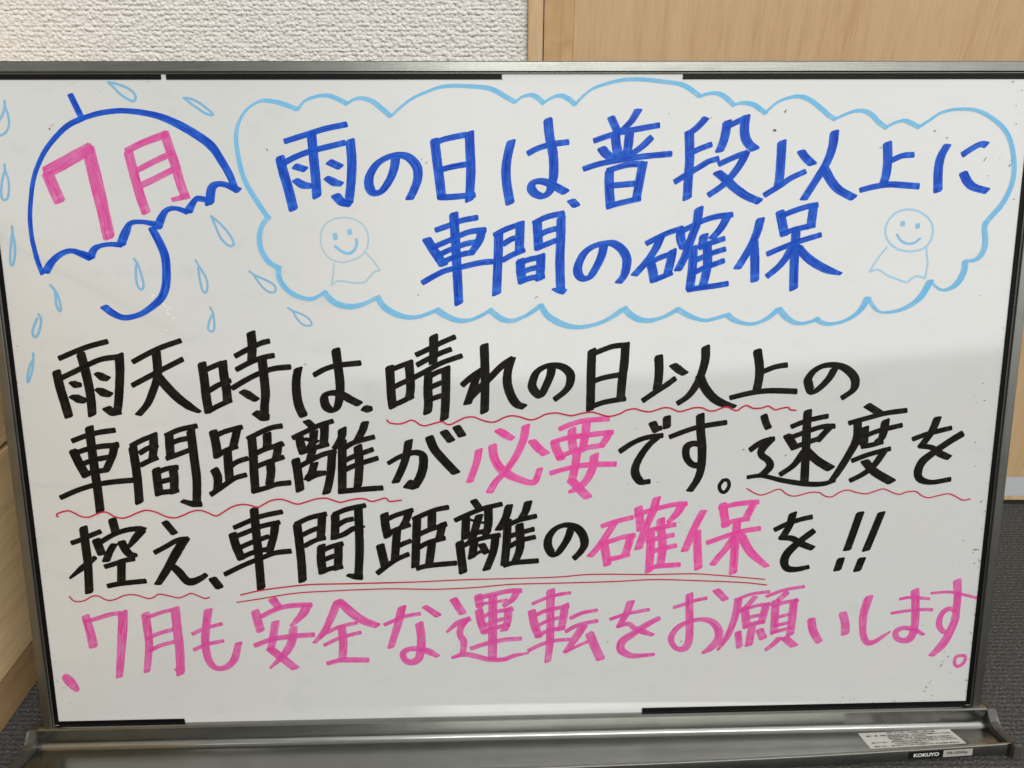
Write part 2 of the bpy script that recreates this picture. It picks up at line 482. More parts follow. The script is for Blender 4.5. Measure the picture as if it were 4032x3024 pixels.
link("instruction_sticker", bm, [M['paper'], M['print']], tray)
# maker's plate on the front lip
def lip_pt(u, t, lift):                                # t 0..1 from lower edge to top edge of the front face
    w = .0396 + .0004 * t; v = -.3160 + (-.3062 + .3160) * t
    return P(u, v + lift * .3, w + bow(u) + lift)
def plate(name, u0, u1, t0, t1, body, m0, m1, a0, a1, b0, b1, bold):
    bm = bmesh.new()
    g = [[bm.verts.new(lip_pt(u0 + (u1 - u0) * i / 6, t, .0002)) for t in (t0, t1)] for i in range(7)]
    for i in range(6): bm.faces.new((g[i][0], g[i + 1][0], g[i + 1][1], g[i][1]))
    add_text(bm, body, 1., lambda x, y: lip_pt(u0 + (u1 - u0) * (a0 + x), t0 + (t1 - t0) * (b0 + y), .0004), 1, a1 - a0, bold, b1 - b0)
    return link(name, bm, [m0, m1], tray)
plate("maker_plate", .3545, .3880, .17, .90, "KOKUYO", M['plate_black'], M['plate_text'], .15, .88, .25, .78, .035)
plate("model_plate", .3881, .4165, .17, .90, "FB-23Wp", M['plate_white'], M['print'], .13, .83, .24, .74, .012)

# ------------------------------------------------------------------ marker ink on the board (traced in 0.1 mm board coordinates)
INK = {
 'umbrella_drawing': ('blue', [
  ('umbrella_drawing', """-3650 2754 -3615 2665 -3571 2552/53 53 55
-3575 2566 -3687 2516 -3789 2435 -3896 2321 -3976 2193 -4027 2073 -4062 1934 -4089 1775 -4094 1624 -4083 1512 -4066 1406 -4040 1303/46 46 44 42 39.5 39.5 37.4 39.5 39.5 42 44 42
-3555 2573 -3435 2606 -3303 2624 -3210 2625 -3071 2610 -2934 2578 -2798 2519 -2663 2441 -2538 2345 -2462 2225 -2404 2113 -2368 2011/41 43 45 45 49 55 68 72 74 68 64 59
-2338 1984 -2429 2028 -2504 2039 -2560 2002 -2588 1880/63 50 46 75 80
-2563 1897 -2657 1920 -2705 1909 -2776 1811/50 50 46 76
-2771 1808 -2874 1842 -2951 1826 -3006 1750 -3036 1680/51 37.9 46 72 74
-3057 1713 -3161 1732 -3257 1723 -3302 1657 -3337 1591 -3356 1539/51 38.1 42 72 76 76
-3351 1543 -3456 1548 -3534 1535 -3586 1505 -3626 1435/47 38.2 38.2 59 72
-3612 1435 -3704 1474 -3778 1496 -3857 1475 -3941 1413 -4014 1317/72 57 43 47 57 72
-3087 1680 -3032 1562 -2995 1437 -2997 1292 -3017 1176 -3064 1088 -3169 1001 -3272 947 -3391 928 -3485 969 -3552 1026/65 73 75 75 73 67 54 47 50 63 65"""),
 ]),
 'july_lettering': ('pinkb', [
  ('seven', """-3906 2133 -3830 1900/104 104
-3921 2138 -3777 2206 -3529 2334/95 103 95
-3550 2329 -3510 2053 -3477 1819 -3451 1606/109 113 109 104"""),
  ('moon', """-3224 2301 -3186 2079 -3153 1921 -3121 1806/83
-3240 2306 -3093 2374 -2898 2442/55 55 66
-2916 2451 -2852 2208 -2818 2050 -2787 1942/79 83 79 79
-2755 1945 -2896 1912/54 37.7
-3165 2153 -3021 2222 -2864 2291/46 50 54
-3148 2028 -2995 2097 -2812 2184/52"""),
 ]),
 'raindrop': ('ltd', [
  ('raindrop', """-4185 2708 -4186 2657 -4171 2594 -4172 2522 -4201 2463 -4256 2433 -4290 2459 -4272 2522 -4217 2594 -4188 2665/20.3"""),
  ('raindrop', """-4246 2208 -4248 2157 -4232 2093 -4233 2019 -4250 1944 -4277 1917 -4303 1935 -4297 2010 -4273 2102 -4248 2157/20.7"""),
  ('raindrop', """-4246 1701 -4249 1644 -4242 1558 -4249 1482 -4261 1425 -4281 1379 -4296 1396 -4286 1492 -4265 1587 -4251 1644/23.3"""),
  ('raindrop', """-3337 2847 -3264 2834 -3175 2798 -3132 2758 -3124 2727 -3142 2704 -3174 2709 -3244 2754 -3294 2807 -3337 2847/22.2"""),
  ('raindrop', """-2734 2726 -2660 2713 -2589 2672 -2505 2598 -2557 2600 -2628 2645 -2690 2690 -2734 2726/22.4"""),
  ('raindrop', """-2583 1778 -2510 1712 -2448 1635 -2410 1558 -2426 1528 -2464 1538 -2518 1600 -2558 1710 -2583 1778/21.2"""),
  ('raindrop', """-3261 1427 -3232 1381 -3211 1294 -3199 1206 -3217 1167 -3245 1187 -3257 1265 -3249 1352 -3236 1386/21.5"""),
  ('raindrop', """-2743 1411 -2711 1348 -2669 1270 -2657 1202 -2676 1136 -2702 1153 -2716 1222 -2726 1348/19.4"""),
  ('raindrop', """-3986 1212 -3950 1163 -3927 1105 -3918 1007 -3935 992 -3953 1046 -3951 1105 -3950 1158/23.7"""),
  ('raindrop', """-4113 964 -4096 920 -4108 860 -4137 791 -4165 767 -4181 792 -4167 851 -4126 930/23.9"""),
  ('raindrop', """-4195 627 -4203 562 -4223 472 -4269 371 -4268 422 -4240 512 -4204 572/22.1"""),
  ('raindrop', """-2650 1010 -2629 956 -2624 857 -2638 807 -2661 802 -2681 827 -2663 897 -2635 946/19.7"""),
  ('raindrop', """-2295 1316 -2256 1284 -2171 1244 -2100 1205 -2078 1161 -2100 1133 -2153 1144 -2208 1201 -2257 1279/19.5"""),
  ('raindrop', """-1987 1002 -1942 972 -1865 942 -1807 901 -1788 861 -1809 842 -1869 857 -1916 912 -1944 972/17.6"""),
 ]),
 'cloud_outline': ('cloud', [
  ('cloud_outline', """-2110 1766 -2214 1935 -2290 2094 -2324 2280 -2328 2427 -2297 2536 -2224 2635 -2117 2698 -2013 2698 -1921 2675 -1806 2633
-1810 2630 -1750 2698 -1654 2734 -1559 2743 -1484 2720 -1397 2675
-1411 2670 -1343 2711 -1267 2720 -1183 2692 -1109 2633 -1043 2577
-1040 2579 -957 2651 -860 2719 -744 2769 -620 2809 -478 2818 -276 2806 -181 2784 -87 2732 -3 2688
-8 2686 47 2727 124 2745 181 2722 231 2679
221 2677 296 2722 372 2740 440 2713 496 2667
490 2663 555 2731 640 2794 774 2839 917 2865 1061 2866 1206 2853 1351 2834 1429 2807 1498 2762 1542 2732
1533 2730 1605 2752 1682 2757 1751 2729 1831 2661
1817 2659 1878 2677 1936 2679 2001 2663 2055 2630 2107 2595
2099 2596 2138 2637 2213 2692 2309 2724 2396 2729 2476 2701 2557 2646 2640 2581 2699 2547
2690 2544 2768 2581 2863 2613 2942 2613 3013 2580 3077 2520 3145 2476
3130 2476 3206 2515 3283 2535 3343 2519 3426 2479
3416 2479 3510 2538 3593 2593 3690 2621 3807 2627 3908 2616 4011 2574 4118 2504 4197 2419 4249 2306 4278 2183 4285 2068 4259 1944 4201 1828 4129 1741 4077 1673/28.0 25.9 25.9 25.9 28.0 32.3 38.8 41 43 43 45 47 47 47 47 52
4086 1688 4076 1645 4092 1559 4095 1488 4074 1417 4021 1369 3925 1353/53 51 53 53 51 37.8 26.7
3931 1358 3935 1291 3917 1227 3878 1163 3824 1123 3760 1108 3700 1132 3646 1185/61 58 58 54 38.2 24.7 22.5 31.5
3637 1189 3610 1125 3567 1053 3499 989 3404 941 3307 918 3217 919 3156 960 3105 1029/63 63 59 45 36.1 27.1 20.3 36.1 41
3093 1047 3056 969 2996 900 2917 852 2837 825 2755 817 2688 834 2645 867/63 54 41 31.7 29.4 36.2 45 50
2666 865 2594 839 2513 823 2438 840 2369 886 2304 955/41 29.3 31.6 45 59 63
2304 951 2230 887 2151 843 2062 823 1979 836 1905 865 1850 908/45 41 31.5 31.5 38.3 50 59
1847 905 1758 879 1661 859 1579 876 1496 909 1401 962/35.9 33.6 29.1 38.1 49 56
1414 962 1334 915 1246 879 1149 860 1051 881 977 930 937 974/40 35.7 31.3 45 58 63 63
920 959 848 907 768 863 671 828 542 809 445 822 349 859 260 920 207 1005/45 40 35.6 33.4 37.9 49 58 58 53
208 1005 139 953 59 906 -46 871 -134 888 -198 932 -241 969/42 37.7 28.8 37.7 53 55 55
-254 953 -326 913 -407 882 -495 875 -583 900 -661 944 -705 978/35.4 30.9 30.9 44 53 60 57
-702 969 -783 937 -863 913 -963 911 -1071 945 -1158 1005 -1210 1090/35.2 33.0 33.0 44 55 57 57
-1210 1083 -1336 1026 -1436 1007 -1524 1018 -1602 1058 -1669 1133/35.0 39.4 48 52 55 61
-1657 1130 -1718 1099 -1778 1075 -1857 1085 -1943 1125 -2008 1189 -2043 1258 -2047 1346/30.4 30.4 34.8 39.1 48 48 48 48
-2033 1336 -2113 1385 -2158 1443 -2187 1521 -2186 1616 -2151 1712 -2089 1773/47 47 49 47 45 41 36.3"""),
 ]),
 'left_doll': ('faint', [
  ('doll_head', """-1478 1383 -1517 1386 -1594 1411 -1654 1479 -1674 1575 -1650 1671 -1578 1737 -1461 1758 -1355 1731 -1290 1669 -1267 1573 -1298 1476 -1369 1419 -1488 1381/15.0"""),
  ('doll_face', """-1553 1627 -1543 1579/43/eye
-1429 1660 -1421 1621/43/eye
-1555 1521 -1503 1478 -1445 1458 -1395 1482 -1369 1535 -1370 1578/25.8/eye"""),
  ('doll_cloak', """-1569 1381 -1580 1294 -1600 1188/15.2
-1600 1191 -1564 1220 -1495 1225 -1417 1209 -1318 1214 -1277 1252 -1226 1301 -1178 1318/17.4
-1308 1476 -1242 1408 -1195 1340 -1180 1318/15.1"""),
 ]),
 'right_doll': ('doll', [
  ('doll_head', """3328 1461 3259 1509 3215 1572 3203 1642 3226 1712 3285 1774 3372 1800 3461 1792 3546 1749 3604 1687 3623 1608 3606 1530 3562 1475 3483 1448 3402 1445 3323 1465/19.9"""),
  ('doll_face', """3347 1697 3353 1665/42/eye
3481 1678 3488 1644/42/eye
3307 1591 3345 1540 3405 1512 3469 1519 3516 1556/22.1"""),
  ('doll_cloak', """3229 1481 3170 1407 3126 1336 3091 1271/17.8
3089 1271 3146 1288 3188 1280 3248 1240 3316 1215 3425 1179 3471 1210 3519 1230 3588 1212/17.9
3577 1475 3589 1404 3602 1349 3597 1269 3590 1213/17.9"""),
 ]),
 'heading1': ('blue', [
  ('rain', """-1931 2380 -1726 2441 -1591 2480 -1409 2516
-1705 2445 -1698 2278 -1689 2092 -1686 1931
-1976 2251 -1957 2140 -1922 1999 -1889 1830
-1985 2186 -1850 2255 -1704 2305 -1430 2369
-1386 2386 -1380 2230 -1389 2091 -1404 1978 -1423 1870
-1407 1870 -1476 1886 -1529 1943
-1859 2181 -1768 2153/58
-1859 2069 -1805 2032 -1722 2017/59 71 46
-1573 2217 -1477 2173/63
-1599 2087 -1545 2054 -1469 2033/55 71 46"""),
  ('no', """-1013 2248 -1031 2155 -1073 2061 -1143 1973 -1207 1963 -1243 2015 -1235 2100 -1174 2193 -1085 2248 -989 2268 -903 2247 -838 2173 -833 2079 -867 1985 -908 1908"""),
  ('sun', """-683 2390 -668 2228 -652 2088 -636 1923
-680 2367 -582 2399 -418 2431
-391 2447 -387 2274 -384 2134 -400 1894
-660 2142 -539 2172 -385 2197
-665 1926 -573 1923 -354 1941"""),
  ('ha', """-41 2379 -69 2273 -87 2161 -83 2039 -55 1870
95 2275 181 2318 297 2350 442 2369
267 2547 282 2411 308 2290 317 2178 312 2075 283 1971 229 1929 161 1948 127 1995 151 2042 219 2049 297 2023 420 1959"""),
  ('comma', """466 1892 509 1846/73"""),
  ('fu', """796 2568 846 2466/71
1026 2628 963 2529 867 2446/63 54 37.6
655 2377 781 2419 925 2455 1206 2503
833 2444 845 2344 866 2253
955 2444 947 2344 934 2265
722 2318 763 2270 837 2225
1145 2407 1045 2316 920 2240
568 2149 706 2191 881 2223 1076 2250 1315 2271
790 2141 790 2007 804 1833
773 2134 863 2162 960 2185 1082 2189
1074 2194 1051 2062 1023 1896
792 2011 1017 2029
785 1843 888 1868 1059 1906"""),
  ('dan', """1598 2561 1552 2509 1495 2459 1431 2425
1461 2442 1468 2331 1472 2219 1467 2106 1461 1901
1452 2262 1548 2308 1655 2347
1349 2039 1461 2106 1576 2173 1634 2207 1721 2232
1780 2531 1771 2447 1754 2369 1724 2290
1761 2485 1844 2519 1936 2563
1935 2572 1928 2480 1940 2402 1975 2346 2027 2306
1720 2183 1810 2223 1897 2259 1964 2280
1952 2282 1912 2194 1845 2098 1760 2008 1642 1928
1711 2119 1788 2059 1868 1990 1972 1921 2091 1873"""),
  ('i', """2254 2366 2254 2218 2249 2048 2242 2000
2126 1926 2251 2002 2347 2067 2472 2123
2423 2288 2465 2236 2530 2181/73
2700 2446 2692 2330 2655 2207 2593 2094 2530 1990 2469 1889
2629 2151 2696 2046 2771 1969 2904 1900"""),
  ('jou', """3162 2352 3176 2215 3171 2092 3156 2025
3211 2210 3297 2248 3398 2257
2956 1964 3069 1992 3207 2011 3328 2005 3466 1995"""),
  ('ni', """3682 2336 3636 2242 3622 2128 3635 1956
3817 2253 3899 2307 3966 2340 4024 2335
3843 2104 3887 2032 3952 1984 4068 1952"""),
 ]),
 'heading2': ('blue', [
  ('car', """-692 1649 -581 1687 -471 1728 -334 1753
-536 1786 -528 1609 -520 1416 -515 1260 -507 1023
-771 1576 -712 1479 -632 1356
-731 1501 -568 1567 -410 1632 -264 1650
-296 1654 -325 1554 -397 1450
-693 1431 -570 1486 -443 1532 -334 1550
-647 1376 -556 1416 -461 1447 -370 1462
-820 1205 -637 1300 -462 1341 -320 1372 -209 1383"""),
  ('gap', """-155 1607 -160 1452 -170 1257 -178 1101
-193 1602 -95 1653 39 1699
31 1706 26 1591 22 1455
-116 1528 -41 1572 34 1587
-125 1391 -42 1436 65 1480
176 1713 182 1605 188 1489
143 1700 259 1755 408 1786
381 1750 378 1565 372 1371 380 1130
416 1118 356 1131 308 1143/57 53 22.0
160 1581 251 1632 346 1658
166 1489 259 1527 342 1559
32 1393 33 1295 48 1204
1 1356 101 1396 228 1420
208 1431 205 1325 196 1227
17 1278 108 1314 224 1340
24 1208 116 1239 236 1256"""),
  ('no', """751 1509 732 1423 689 1329 634 1247 578 1232 534 1268 530 1338 572 1432 639 1494 726 1524 822 1530 902 1484 950 1406 949 1320 927 1249 883 1192"""),
  ('certain', """1116 1524 1219 1576 1313 1618 1435 1656
1244 1583 1197 1475 1120 1366 1019 1255
1150 1393 1178 1302 1197 1203
1137 1356 1239 1404 1374 1450
1347 1466 1336 1380 1310 1266
1184 1211 1260 1239 1351 1277
1413 1621 1419 1559 1446 1493
1389 1612 1503 1667 1597 1713 1707 1747 1857 1766
1821 1766 1766 1658 1688 1564
1566 1819 1550 1690 1506 1559 1463 1426 1401 1297
1529 1492 1527 1323 1511 1141
1619 1595 1605 1499
1577 1486 1676 1526 1798 1565
1650 1495 1658 1362 1646 1259 1624 1160
1525 1369 1608 1405 1703 1444 1810 1476
1505 1257 1612 1307 1707 1342 1802 1377
1489 1127 1610 1145 1730 1160 1845 1179"""),
  ('keep', """2103 1727 2079 1617 2036 1508 1985 1415 1921 1309
2055 1532 2070 1398 2080 1201
2270 1787 2296 1686 2319 1593
2272 1747 2390 1794 2515 1832 2594 1843
2560 1848 2553 1747 2545 1654
2289 1593 2399 1635 2581 1675
2420 1643 2418 1514 2419 1357 2427 1126
2175 1428 2295 1479 2453 1537 2639 1592
2400 1510 2348 1404 2280 1318 2183 1236
2440 1490 2526 1403 2619 1339 2719 1291 2840 1255/80 80 78 71 31.0"""),
 ]),
 'body1': ('black', [
  ('rain', """-3981 578 -3840 636 -3709 683 -3552 723
-3791 616 -3769 483 -3752 344 -3745 222 -3748 74
-4016 465 -4000 323 -3975 192 -3952 60
-3987 404 -3858 463 -3725 527 -3611 570 -3467 588
-3463 608 -3470 463 -3491 301 -3511 178 -3529 100
-3498 100 -3563 92 -3618 138
-3908 369 -3870 350 -3815 345/35.6 71 40.0
-3921 244 -3860 223 -3793 199/35.7 80 58
-3678 448 -3634 416 -3573 393/44 75 53
-3686 307 -3640 278 -3567 253/45 80 54"""),
  ('sky', """-3353 541 -3212 614 -3089 669 -2922 725
-3377 334 -3231 408 -3081 483 -2920 562
-3144 621 -3143 500 -3156 395 -3202 281 -3260 167 -3348 70
-3143 411 -3079 321 -2992 221 -2902 146 -2807 89/81 85 85 76 35.9"""),
  ('time', """-2758 524 -2748 374 -2743 226 -2731 90
-2737 462 -2650 499 -2581 525
-2579 535 -2574 405 -2562 290 -2560 183
-2719 277 -2623 332 -2521 369
-2737 94 -2645 143 -2527 195
-2316 791 -2312 677 -2325 544
-2468 582 -2362 637 -2240 693 -2160 714
-2464 464 -2346 524 -2232 567 -2127 587
-2514 298 -2389 370 -2273 426 -2142 469 -1993 484
-2233 543 -2227 401 -2224 245 -2239 138 -2246 30
-2208 38 -2266 43 -2324 81/63 86 68
-2431 274 -2373 239 -2303 192/58 76 58"""),
  ('ha', """-1925 471 -1948 365 -1951 242 -1937 134 -1903 47
-1792 408 -1694 460 -1581 492 -1379 512
-1590 631 -1577 483 -1567 344 -1573 229 -1598 130 -1640 93 -1695 123 -1712 189 -1690 235 -1624 248 -1553 229 -1482 187 -1406 146"""),
  ('comma', """-1380 107 -1339 100 -1297 103/50 73 50"""),
  ('clear', """-1126 475 -1122 315 -1118 191 -1108 112
-1146 434 -1039 478 -929 516
-957 519 -949 387 -949 271 -966 181
-1106 288 -1012 334 -926 363
-1141 120 -1042 157 -926 215
-733 744 -735 629 -744 507
-891 578 -785 626 -663 685 -546 734
-886 488 -779 544 -665 596 -582 626
-920 374 -798 438 -667 506 -489 567
-787 410 -795 270 -794 145 -804 58
-796 375 -702 425 -600 453
-632 463 -635 309 -643 144 -656 -3
-811 268 -721 310 -643 340
-814 166 -723 198 -637 225"""),
  ('re', """-292 659 -288 470 -289 264 -297 60
-492 303 -403 381 -317 440
-349 425 -379 331 -413 232 -448 133
-456 141 -348 265 -232 379 -134 476 -40 539/45 63 61 59 54
-50 541 -85 427 -90 311 -54 195 -6 127 60 100"""),
  ('no', """305 472 293 390 257 299 212 212 183 210 142 255 130 309 167 407 240 460 330 473 411 450 469 388 461 297 413 231 327 164"""),
  ('sun', """659 605 655 460 653 295 651 69
646 561 755 606 853 638 987 649
956 657 949 498 932 333 920 158
638 310 759 355 913 383
624 80 746 127 861 151 964 166"""),
  ('i', """1253 544 1260 429 1256 329 1246 259
1118 143 1231 221 1320 279 1408 344
1380 468 1431 427 1496 383/68 78 64
1670 623 1670 507 1638 375 1585 259 1521 176 1432 114
1626 362 1676 258 1754 165 1839 114 1961 80/88 85 83 74 36.9"""),
  ('jou', """2134 584 2158 460 2163 352 2147 232
2198 398 2304 438 2411 455
1907 161 2067 199 2216 220 2349 221 2508 213"""),
  ('no', """2837 412 2800 337 2738 263 2675 213 2637 218 2612 281 2609 331 2655 397 2735 442 2834 449 2927 423 3007 360 3037 293 3017 217 2923 147"""),
 ]),
 'body2': ('black', [
  ('car', """-3949 -159 -3833 -116 -3710 -84 -3566 -65
-3786 -33 -3784 -221 -3778 -432 -3771 -603 -3768 -813
-3948 -248 -3908 -363 -3856 -482
-3913 -263 -3822 -233 -3699 -210 -3545 -201
-3580 -186 -3611 -299 -3683 -438
-3906 -381 -3809 -343 -3726 -323 -3620 -306
-3895 -475 -3812 -449 -3660 -424
-4108 -679 -3942 -609 -3774 -560 -3610 -537 -3450 -525"""),
  ('gap', """-3424 -222 -3414 -395 -3410 -565 -3413 -735
-3441 -213 -3331 -156 -3206 -110
-3234 -105 -3240 -220 -3263 -342
-3371 -279 -3290 -232 -3203 -206
-3373 -389 -3292 -350 -3213 -319
-3095 -109 -3098 -205 -3098 -296
-3131 -123 -3002 -68 -2846 -35
-3105 -199 -3018 -164 -2931 -147
-3138 -330 -3037 -295 -2932 -256
-2903 -76 -2893 -318 -2885 -530 -2904 -762
-2862 -754 -2944 -753 -3033 -724/61 61 42
-3236 -425 -3235 -525 -3229 -662
-3225 -455 -3145 -424 -3042 -411
-3087 -407 -3084 -519 -3095 -647
-3242 -552 -3154 -531 -3059 -511
-3253 -641 -3163 -638 -3056 -620"""),
  ('distance', """-2707 -85 -2690 -204 -2683 -318
-2693 -130 -2597 -88 -2449 -50
-2487 -46 -2511 -131 -2545 -244
-2699 -318 -2610 -264 -2501 -225
-2593 -260 -2595 -400 -2593 -549
-2584 -413 -2511 -367 -2418 -337
-2722 -436 -2697 -518 -2713 -646
-2772 -671 -2649 -587 -2546 -520 -2442 -490
-2409 -160 -2290 -100 -2190 -60 -2096 -44
-2371 -154 -2368 -293 -2371 -463 -2370 -643
-2234 -113 -2235 -185 -2243 -248
-2347 -295 -2251 -252 -2094 -208
-2141 -203 -2151 -279 -2169 -342
-2364 -422 -2243 -375 -2097 -329
-2222 -367 -2220 -465 -2239 -572
-2399 -647 -2274 -614 -2173 -581 -2051 -569"""),
  ('separate', """-1879 -3 -1833 -49/68
-2011 -157 -1884 -97 -1767 -44 -1644 -6
-1948 -159 -1940 -223 -1921 -295
-1819 -102 -1832 -190 -1864 -251
-1904 -164 -1840 -183 -1785 -193/36.7
-1723 -45 -1727 -133 -1742 -238
-1950 -294 -1835 -254 -1696 -216
-1836 -258 -1863 -351
-1995 -356 -1982 -468 -1970 -645
-1997 -438 -1883 -376 -1757 -314 -1632 -282
-1665 -277 -1681 -430 -1703 -558 -1735 -672
-1829 -390 -1855 -470 -1900 -542
-1904 -534 -1832 -496 -1732 -481/70 70 46
-1566 -79 -1578 -160 -1635 -254
-1571 -194 -1580 -389 -1592 -657
-1361 -22 -1387 -95 -1436 -183
-1574 -266 -1465 -204 -1282 -154
-1434 -238 -1428 -391 -1438 -519 -1452 -618
-1580 -382 -1471 -331 -1300 -269
-1584 -470 -1458 -412 -1260 -351
-1626 -659 -1501 -648 -1360 -637 -1226 -630"""),
  ('ga', """-1170 -402 -1068 -345 -952 -308 -886 -312 -854 -348 -856 -433 -884 -527 -946 -634/42 46 51 60 81 86 84 79
-923 -617 -1010 -595/89 94
-979 -195 -1001 -312 -1038 -431 -1109 -580
-795 -162 -753 -273 -673 -376 -561 -502
-663 -115 -599 -203/78
-551 -71 -499 -157/78"""),
  ('de', """920 -323 1034 -246 1158 -196 1312 -177
1281 -179 1185 -265 1112 -367 1068 -470 1074 -548 1126 -609 1203 -606
1213 -57 1252 -136/79
1252 -117 1296 -106/47
1342 -8 1345 -104/79"""),
  ('su', """1373 -193 1532 -133 1664 -97 1884 -64
1644 9 1653 -135 1672 -306 1670 -479 1640 -591 1572 -704
1661 -465 1585 -451 1532 -382 1529 -296 1578 -258 1645 -267 1677 -323/61 61 71 71 56 56 66"""),
  ('stop', """1886 -595 1846 -655 1861 -708 1900 -717 1933 -665 1925 -613 1886 -599/35.8"""),
  ('speed', """2621 31 2622 -158 2626 -319 2631 -643
2479 -112 2605 -62 2729 -32 2810 -17
2447 -193 2528 -316
2452 -222 2612 -163 2756 -117 2877 -111
2842 -111 2772 -192 2723 -251
2489 -315 2618 -265 2757 -219
2614 -335 2524 -469 2402 -560
2622 -325 2734 -429 2869 -512/81
2223 -4 2244 -68 2271 -124/70
2112 -325 2216 -249 2331 -219
2312 -220 2230 -303 2217 -367 2283 -422 2304 -477 2253 -541 2191 -573/62 76 66 66 76 62 37.9
2098 -580 2233 -568 2427 -615 2642 -651 2802 -653 2914 -622/38.3 41 48 53 48 38.3"""),
  ('degree', """3158 80 3279 6/70
3005 -86 3182 -37 3337 3 3528 27
3086 -84 3087 -239 3009 -411 2924 -562 2867 -640/81 81 71 64 48
3155 -131 3158 -278
3341 -66 3323 -210 3272 -269
3161 -205 3297 -156 3497 -109
3134 -305 3234 -290 3332 -262
3057 -439 3209 -381 3407 -328
3364 -327 3270 -480 3170 -566 3053 -627
3176 -440 3275 -545 3443 -644/81"""),
  ('wo', """3607 -243 3725 -199 3839 -169 3956 -141
3819 -43 3776 -173 3688 -314
3669 -307 3790 -324 3870 -380 3962 -422/48 53 72 62
4064 -196 3945 -272 3815 -368 3716 -454 3682 -551 3710 -623 3820 -654 3995 -627/67 62 67 77 82 72 48 48"""),
 ]),
 'must': ('pink', [
  ('must', """-353 -285 -375 -406 -441 -588/*.9
-229 -250 -217 -357 -169 -452 -86 -522 5 -567 106 -601 160 -582 198 -470/84 84 87 82 70 56 63 61
72 -68 49 -199 -18 -351 -111 -487 -203 -589 -261 -688
-183 -107 -124 -145 -50 -191/65 79 60
127 -210 181 -277 252 -338/79"""),
  ('need', """374 -107 475 -65 599 -32 820 -16
488 -107 488 -205 502 -305
617 -55 608 -164 581 -317
328 -215 347 -288 392 -384
312 -228 451 -187 658 -160 857 -141
830 -128 792 -209 749 -272
348 -369 493 -316 618 -283 772 -260
533 -320 523 -427 503 -531 485 -598
483 -578 546 -653 638 -749/85
692 -348 678 -464 629 -576 555 -653 462 -697/85 80 71 61 33.0
290 -517 453 -470 620 -442 891 -437"""),
 ]),
 'body3': ('black', [
  ('refrain', """-4059 -1109 -3967 -1078 -3881 -1040 -3783 -1001
-3934 -961 -3932 -1136 -3930 -1312 -3946 -1587
-4108 -1447 -3996 -1356 -3906 -1286 -3853 -1247/23.7 57 57 43
-3669 -891 -3648 -1025
-3833 -1080 -3796 -1217
-3797 -1105 -3675 -1035 -3556 -993 -3448 -982 -3392 -998
-3419 -1000 -3490 -1082 -3548 -1156/80 66 37.7
-3674 -1123 -3724 -1201 -3764 -1287
-3609 -1102 -3574 -1186 -3537 -1227 -3480 -1234/83 80 71 37.8
-3781 -1340 -3686 -1312 -3600 -1283 -3506 -1267
-3627 -1305 -3645 -1492
-3773 -1528 -3689 -1511 -3571 -1497 -3421 -1485"""),
  ('e', """-3202 -923 -3125 -1034/70
-3322 -1213 -3208 -1153 -3104 -1097 -3004 -1086
-3035 -1081 -3131 -1229 -3218 -1370 -3319 -1520/86 86 76 62
-3170 -1344 -3113 -1408 -3053 -1489 -2995 -1499 -2917 -1465 -2869 -1432/67 81 79 72 57 48"""),
  ('comma', """-2816 -1474 -2759 -1562/82"""),
  ('car', """-2589 -988 -2465 -934 -2329 -880 -2143 -842
-2395 -805 -2391 -997 -2384 -1218 -2381 -1423 -2379 -1578
-2604 -1042 -2580 -1161 -2539 -1286
-2608 -1083 -2463 -1026 -2336 -976 -2172 -941
-2211 -940 -2234 -1070 -2282 -1218
-2578 -1192 -2445 -1133 -2280 -1074
-2547 -1277 -2427 -1226 -2245 -1185
-2704 -1435 -2527 -1349 -2355 -1280 -2227 -1234 -2086 -1219"""),
  ('gap', """-2017 -959 -2007 -1109 -1997 -1314 -1996 -1516
-2032 -965 -1900 -904 -1745 -869
-1784 -863 -1796 -989 -1811 -1104
-1975 -1067 -1873 -1019 -1767 -988
-1958 -1172 -1862 -1121 -1768 -1094
-1667 -869 -1670 -965 -1681 -1102
-1678 -875 -1556 -827 -1390 -793
-1685 -1002 -1586 -940 -1506 -920
-1694 -1101 -1591 -1063 -1506 -1012 -1403 -994/43 52 52 21.4
-1455 -811 -1456 -1013 -1461 -1234 -1482 -1480
-1448 -1481 -1526 -1475 -1583 -1460/68 58 33.8
-1807 -1170 -1816 -1299 -1806 -1434
-1813 -1225 -1723 -1185 -1608 -1154
-1650 -1151 -1656 -1275 -1666 -1400
-1818 -1323 -1736 -1287 -1651 -1260
-1823 -1429 -1733 -1395 -1623 -1377"""),
  ('distance', """-1222 -876 -1216 -982 -1197 -1095
-1240 -952 -1125 -895 -961 -844
-992 -839 -1022 -932 -1055 -993
-1219 -1081 -1113 -1027 -992 -984
-1111 -1034 -1126 -1178 -1141 -1327
-1140 -1210 -1067 -1170 -986 -1138
-1271 -1175 -1233 -1380
-1309 -1452 -1209 -1373 -1114 -1312 -1011 -1267
-963 -935 -857 -886 -748 -844 -637 -823
-927 -942 -940 -1154 -954 -1385
-789 -888 -794 -1015
-934 -1090 -819 -1037 -659 -985
-694 -974 -727 -1123
-934 -1215 -823 -1156 -674 -1117
-796 -1164 -825 -1362
-944 -1412 -863 -1388 -744 -1374 -575 -1362"""),
